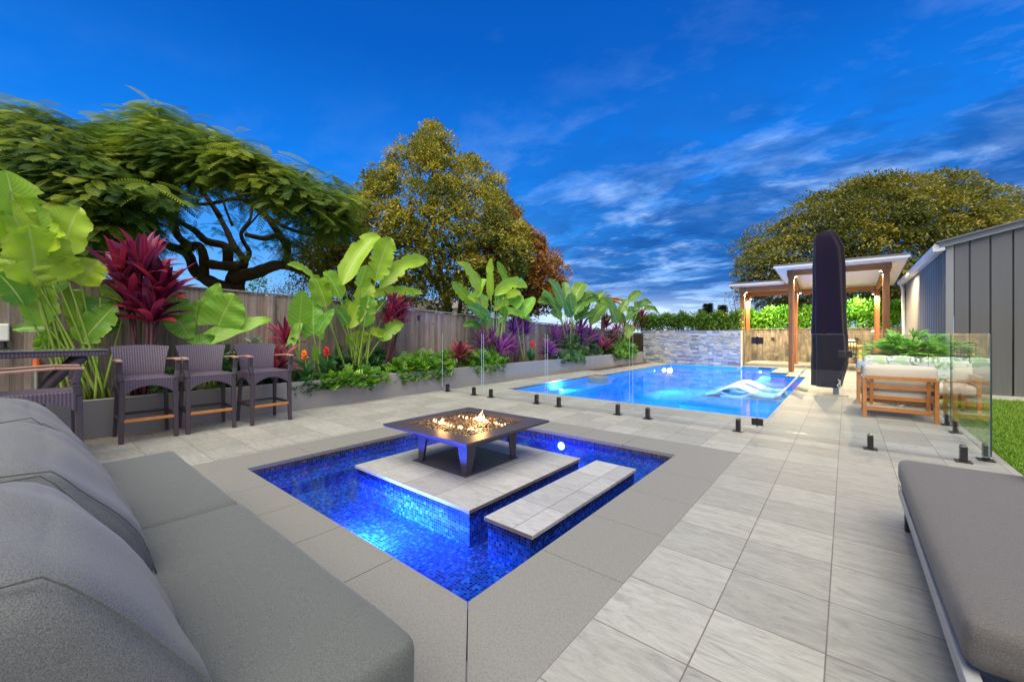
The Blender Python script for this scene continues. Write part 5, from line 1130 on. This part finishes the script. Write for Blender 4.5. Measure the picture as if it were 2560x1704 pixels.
# low garden uplights that colour the planter
def garden_light(px, py, X, energy, color, aimz, label):
    p = at_x(px, py, X); gl = thing('garden_spotlight', label, 'spotlight', (p.x, p.y, GZ), 0, 'spotlights in the planter'); MB().tube([(p.x, p.y, GZ-.02), (p.x, p.y, GZ+.05)], [.012, .03], 10).build('housing', 'black_metal', gl)
    lamp('spotlight_lamp', 'SPOT', (p.x, p.y, GZ+.07), energy, color, gl, .03, (p.x-.32, p.y+.1, aimz), 130, .8)
garden_light(905, 940, -6.99, 26, (.95, 1, .55), 1.8, 'small black garden spotlight under the tall banana plant')
garden_light(1395, 900, -6.99, 170, (.20, .12, 1.0), 1.2, 'small black garden spotlight with violet beam by the blue bromeliad')
garden_light(1240, 912, -6.99, 30, (.55, .95, .75), 1.8, 'small black garden spotlight under the middle banana plant')
garden_light(215, 1010, -6.99, 26, (.9, 1, .5), 1.8, 'small black garden spotlight under the left banana plant')
garden_light(520, 965, -6.99, 16, (.95, 1, .6), 1.5, 'small black garden spotlight under the elephant ear')
garden_light(1490, 893, -6.99, 90, (.6, .4, 1.0), 1.8, 'small black garden spotlight by the far canna lily')

# ------------------------------------------------------------------ trees beyond the fence
def tree(name, label, cat, base, group='trees beyond the garden walls'): return thing(name, label, cat, base, 0, group)
F1 = 14.5; b = at_f(590, 800, F1); b.z = -.05
tr = tree('poinciana_tree', 'wide spreading poinciana tree with dark twisting limbs above the fence', 'tree', b)
ZZ = lambda L: [(x*.3444, 200+y*.3444) for x, y in L]
limbs('trunk', tr, 'bark_brown', [
    (ZZ([(1700, 2300), (1700, 1700), (1705, 1480), (1740, 1400)]), .30, .22),
    (ZZ([(1690, 1520), (1560, 1480), (1420, 1390), (1360, 1260), (1210, 1200), (1020, 1130), (820, 1050), (600, 900)]), .19, .05),
    (ZZ([(1480, 1430), (1480, 1290), (1440, 1200), (1320, 1215)]), .12, .09), (ZZ([(1400, 1220), (1290, 1130), (1270, 1000), (1290, 860), (1230, 700)]), .11, .04),
    (ZZ([(1490, 1330), (1620, 1350), (1740, 1350)]), .12, .13), (ZZ([(1655, 1340), (1640, 1210), (1500, 1170), (1410, 1090), (1300, 1030), (1100, 930)]), .13, .05),
    (ZZ([(1760, 1360), (1770, 1300), (1700, 1210), (1640, 1080), (1540, 910), (1450, 800)]), .12, .05), (ZZ([(1780, 1320), (1810, 1250), (1750, 1120), (1820, 1000), (1830, 860)]), .07, .025), (ZZ([(1750, 1110), (1880, 970), (1960, 840)]), .035, .015), (ZZ([(1690, 1060), (1640, 940), (1600, 800)]), .04, .02),
    (ZZ([(1700, 1430), (1850, 1400), (2000, 1345), (2130, 1360), (2260, 1420), (2450, 1500)]), .20, .05), (ZZ([(2070, 1340), (2090, 1210), (2020, 1130), (1920, 1150), (1780, 1120)]), .10, .06),
    (ZZ([(2090, 1220), (2000, 1080), (1900, 960), (1750, 860), (1500, 900), (1300, 890)]), .10, .035), (ZZ([(1930, 990), (2100, 1080), (2300, 1130), (2500, 1100)]), .07, .02), (ZZ([(1600, 990), (1400, 700), (1250, 560)]), .06, .02), (ZZ([(1900, 960), (2050, 850), (2250, 780)]), .05, .02)], F1, .45, 1.35)
top1 = [(205, 335), (250, 305), (310, 290), (372, 276), (440, 288), (520, 315), (590, 350), (660, 390), (740, 425), (800, 440), (870, 475), (886, 505)]
bot1 = [(205, 560), (300, 540), (340, 505), (400, 455), (500, 432), (600, 448), (680, 490), (760, 535), (830, 560), (870, 535), (886, 515)]
c1 = tuple(at_f(560, 640, F1+1))
pts = crown_points(top1, bot1, F1, 4.2, 620, 26, .66)
umbels('crown', tr, 'poinciana_leaf', pts, 11, .72, .22, c1)
wisp = np.concatenate([crown_points([(300, 560), (500, 470), (760, 560)], [(300, 640), (500, 640), (760, 640)], F1, 2.0, 60, 8, .3), crown_points([(690, 560), (830, 560)], [(690, 640), (830, 640)], F1, 2, 34, 8, .3)])
umbels('hanging_foliage', tr, 'poinciana_leaf', wisp, 8, .42, .13, c1)
b = at_f(-130, 800, 12.5); b.z = -.05
tr = tree('poinciana_tree', 'leafy poinciana tree filling the upper left corner behind the banana plant', 'tree', b)
limbs('trunk', tr, 'bark_brown', [([(-130, 950), (-120, 780), (-90, 690)], .26, .2), ([(-90, 690), (20, 640), (120, 600), (250, 560), (330, 500)], .14, .04), ([(-90, 690), (-20, 560), (60, 480), (130, 400)], .14, .04), ([(-90, 690), (-150, 560), (-160, 450)], .14, .05), ([(60, 610), (130, 560), (145, 470)], .05, .02)], 12.5, .4)
top2 = [(-240, 300), (-100, 240), (0, 238), (60, 252), (140, 285), (190, 315), (250, 345), (330, 400), (400, 450), (440, 490)]
bot2 = [(-240, 600), (0, 620), (100, 625), (220, 640), (290, 625), (330, 585), (380, 535), (440, 505)]
pts = crown_points(top2, bot2, 12.5, 3.6, 700, 24, .66)
umbels('crown', tr, 'poinciana_leaf', pts, 11, .66, .21, tuple(at_f(0, 620, 13.5)))

F2 = 19.0; b = at_f(1130, 800, F2); b.z = -.05
tr = tree('broadleaf_tree', 'tall olive green tree with pointed crown behind the fence centre', 'tree', b)
limbs('trunk', tr, 'bark_grey', [([(1120, 860), (1118, 740), (1090, 640), (1080, 500), (1085, 380)], .22, .04), ([(1118, 760), (1060, 660), (990, 560), (940, 480)], .12, .03), ([(1118, 760), (1180, 650), (1230, 560)], .12, .03), ([(1150, 860), (1150, 760), (1170, 700)], .12, .06), ([(1100, 700), (980, 650), (880, 600)], .09, .02)], F2, .3)
topm = [(770, 640), (820, 560), (855, 515), (905, 480), (930, 425), (965, 440), (985, 400), (1015, 365), (1035, 385), (1060, 340), (1080, 325), (1105, 345), (1135, 370), (1150, 420), (1185, 405), (1205, 450), (1240, 455), (1255, 515), (1290, 545), (1315, 600)]
botm = [(770, 690), (820, 735), (905, 765), (985, 780), (1080, 790), (1180, 785), (1262, 770), (1315, 720)]
pts = np.concatenate([crown_points(topm, botm, F2, 3.8, 700, 22, .78), crown_points([(1040, 352), (1085, 318), (1120, 345)], [(1040, 420), (1120, 420)], F2, .8, 26, 10, .5)])
crown('crown', tr, 'green_tree_leaf', pts, 130, .46, .14, .058, LEAF, tuple(at_f(1085, 640, F2)), .5, .05, .45, 1.15, .7, True)
F3 = 20.5; b = at_f(1330, 810, F3); b.z = -.05
tr = tree('copper_tree', 'rusty orange-brown leaved tree at the right of the tall olive tree', 'tree', b)
limbs('trunk', tr, 'bark_grey', [([(1320, 850), (1315, 760), (1300, 660), (1290, 560)], .16, .03), ([(1315, 740), (1350, 650), (1375, 600)], .08, .02), ([(1315, 770), (1260, 690), (1230, 600)], .08, .02)], F3, .3)
topr = [(1195, 600), (1230, 520), (1262, 500), (1285, 540), (1310, 570), (1338, 585), (1352, 630), (1378, 635), (1408, 690), (1412, 700)]
botr = [(1195, 760), (1230, 790), (1300, 800), (1350, 795), (1380, 760), (1412, 712)]
pts = crown_points(topr, botr, F3, 3.0, 330, 10, .78)
crown('crown', tr, 'rust_tree_leaf', pts, 130, .44, .14, .065, LEAF, tuple(at_f(1300, 680, F3)), .6, .05, .5, .9, .6, True)
b = at_f(800, 800, 16.5); b.z = -.05
tr = tree('broadleaf_tree', 'yellow-green feathery small tree between poinciana and olive tree', 'tree', b)
limbs('trunk', tr, 'bark_grey', [([(815, 860), (812, 760), (805, 660)], .08, .03), ([(812, 760), (850, 690), (880, 640)], .04, .015), ([(812, 740), (770, 680), (750, 630)], .04, .015)], 16.5, .2)
pts = crown_points([(735, 640), (770, 600), (830, 570), (890, 560), (930, 600)], [(735, 680), (800, 740), (890, 770), (930, 740)], 16.5, 1.2, 170, 10, .6)
crown('crown', tr, 'green_tree_leaf', pts, 26, .24, .15, .06, LEAF, tuple(at_f(830, 660, 16.5)), .5, .1, .6, .85, .7)
b = at_f(735, 800, 22); b.z = -.05
tr = tree('grey_bush', 'round grey-green bush top showing over the fence below the poinciana', 'bush', b, 'bushes beyond the fence'); MB().tube([b, b+Vector((0, 0, 2.4))], .07, 6).build('trunk', 'bark_grey', tr)
pts = crown_points([(685, 735), (700, 712), (740, 695), (790, 700), (820, 735)], [(685, 790), (820, 790)], 22, 1.2, 130, 4, .7)
crown('foliage', tr, 'olive_bush_leaf', pts, 24, .22, .12, .04, LEAF, tuple(at_f(740, 760, 22)), .5, -.3, .4, .8, .7)
b = at_f(640, 800, 20); b.z = -.05
tr = tree('leafy_sapling', 'small bright leafy shoots showing over fence right of the poinciana trunk', 'bush', b, 'bushes beyond the fence'); MB().tube([b, b+Vector((0, 0, 2.9))], .05, 6).build('trunk', 'bark_grey', tr)
pts = crown_points([(622, 715), (648, 697), (668, 715)], [(622, 760), (668, 760)], 20, .5, 36, 4, .7)
crown('foliage', tr, 'lush_hedge_leaf', pts, 12, .16, .16, .07, LEAF, tuple(at_f(645, 740, 20)), .5, -.3, .4, .8, .7)

F4 = 30; b = at_f(2190, 800, F4); b.z = -.05
tr = tree('dome_tree', 'huge dome-shaped dark green tree behind the pergola and shed', 'tree', b)
limbs('trunk', tr, 'bark_grey', [([(2190, 860), (2190, 760), (2180, 680)], .5, .35), ([(2185, 700), (2080, 620), (1980, 570)], .25, .06), ([(2185, 700), (2280, 600), (2400, 540)], .25, .06), ([(2185, 700), (2200, 580), (2210, 500)], .25, .06)], F4, .5)
topd = [(1842, 690), (1846, 655), (1862, 620), (1890, 592), (1935, 580), (1965, 545), (2005, 512), (2060, 495), (2110, 472), (2180, 460), (2260, 448), (2330, 443), (2400, 446), (2455, 452), (2480, 480), (2510, 500), (2560, 560), (2700, 640)]
botd = [(1842, 725), (1890, 770), (1965, 790), (2110, 800), (2330, 800), (2560, 760), (2700, 700)]
pts = crown_points(topd, botd, F4, 6.5, 900, 6, .88)
crown('crown', tr, 'dome_tree_leaf', pts, 170, 1.0, .20, .085, LEAF, tuple(at_f(2230, 640, F4)), .5, .25, .6, .7, .45, True)
b = at_f(2600, 800, 40); b.z = -.05
tr = tree('broadleaf_tree', 'distant dark tree behind the shed roof at the right edge', 'tree', b); MB().tube([b, b+Vector((0, 0, 11))], [.4, .12], 8).build('trunk', 'bark_grey', tr)
pts = crown_points([(2490, 520), (2520, 498), (2560, 490), (2640, 480), (2720, 540)], [(2490, 640), (2720, 660)], 40, 4, 260, 6, .7)
crown('crown', tr, 'dome_tree_leaf', pts, 20, .5, .5, .2, LEAF, tuple(at_f(2610, 580, 40)), .6, .2, .7, .6, .6)
def conifer(x, ytop, ybot, wpx, f, label):
    b = at_f(x, ybot, f); tpp = at_f(x, ytop, f); b.z = -.05; tr = thing('conifer_tree', label, 'tree', b, 0, 'distant conifers on the skyline'); MB().tube([b, tpp], [.12, .02], 6).build('trunk', 'bark_grey', tr); h = tpp.z-1.0
    n = 700; q = RNG.random(n)**.8; a = RNG.uniform(0, 6.28, n); wr = wpx*f/FPX*(1-q)*(.5+.5*np.abs(np.sin(q*26))); P = np.stack([b.x+np.cos(a)*wr*RNG.random(n)**.4, b.y+np.sin(a)*wr*RNG.random(n)**.4, 1.0+h*q], -1)
    D = np.stack([np.cos(a), np.sin(a), np.full(n, .25)], -1); leaf_cloud('crown', P, D, RNG.normal(0, .3, (n, 3))+np.array([0, 0, 1]), .45*f/35, .16*f/35, LEAF, 'conifer_leaf', tr)
conifer(1770, 760, 800, 26, 38, 'distant tiered conifer over the hedge, left of the pergola'); conifer(1757, 775, 800, 10, 40, 'small distant conifer beside the tiered conifer'); conifer(1806, 764, 800, 9, 45, 'slim pointed distant conifer nearest the pergola')
b = at_f(1838, 820, 24); b.z = 0; tr = thing('bare_sapling', 'thin twiggy sapling with few brown leaves beside the pergola post', 'sapling', b)
limbs('trunk', tr, 'bark_grey', [([(1842, 830), (1838, 770), (1832, 735)], .03, .01), ([(1838, 790), (1825, 765), (1822, 745)], .015, .006), ([(1838, 780), (1848, 755), (1850, 735)], .015, .006)], 24, .1)
pts = crown_points([(1815, 750), (1832, 732), (1858, 740)], [(1815, 800), (1858, 805)], 24, .5, 30, 5, .3); crown('foliage', tr, 'rust_tree_leaf', pts, 5, .2, .12, .06, LEAF, tuple(at_f(1838, 770, 24)), .5, 0, .4, .8, .7)
b = at_f(1505, 800, 30); b.z = -.05; tr = tree('palm_tree', 'brown drooping palm behind the olive banana plant on the skyline', 'palm', b); tp_ = at_f(1510, 752, 30); MB().tube([b, tp_], [.18, .14], 8).build('trunk', 'bark_brown', tr)
mb = MB()
for i in range(26):
    a = i*2.4; r_ = random.uniform(1.3, 2.1); e = tp_+Vector((math.cos(a)*r_, math.sin(a)*r_, random.uniform(-.8, .5))); blade(mb, tp_, e, .34, (0, 0, 1), .18, 9, 'lance', -.25, .05, random.random(), .5)
mb.build('fronds', 'rust_tree_leaf', tr, smooth=True)
an = thing('tv_antenna', 'thin television antenna mast rising behind the far banana plants', 'antenna', at_f(1519, 790, 45)); a0, a1 = at_f(1519, 800, 45), at_f(1519, 712, 45); mb = MB(); mb.tube([a0, a1], .035, 6); mb.build('mast', 'grey_frame', an); mb = MB(); mb.tube([a1+Vector((-.5, 0, -.2)), a1+Vector((.5, 0, -.2))], .02, 5); mb.build('boom', 'grey_frame', an)
b = at_f(1068, 800, 42); hs = thing('neighbour_house', 'pale neighbour house glimpsed under the olive tree over the fence', 'house', (b.x, b.y, -.05)); MB().box(b.x-2.2, b.x+1.8, b.y, b.y+4, -.05, 3.9).build('wall', 'far_wall', hs); mb = MB(); mb.extrude([(b.x-2.5, b.y-.3, 3.9), (b.x+2.1, b.y-.3, 3.9), (b.x-.2, b.y-.3, 4.9)], (0, 4.6, 0)); mb.build('roof', 'far_roof', hs)
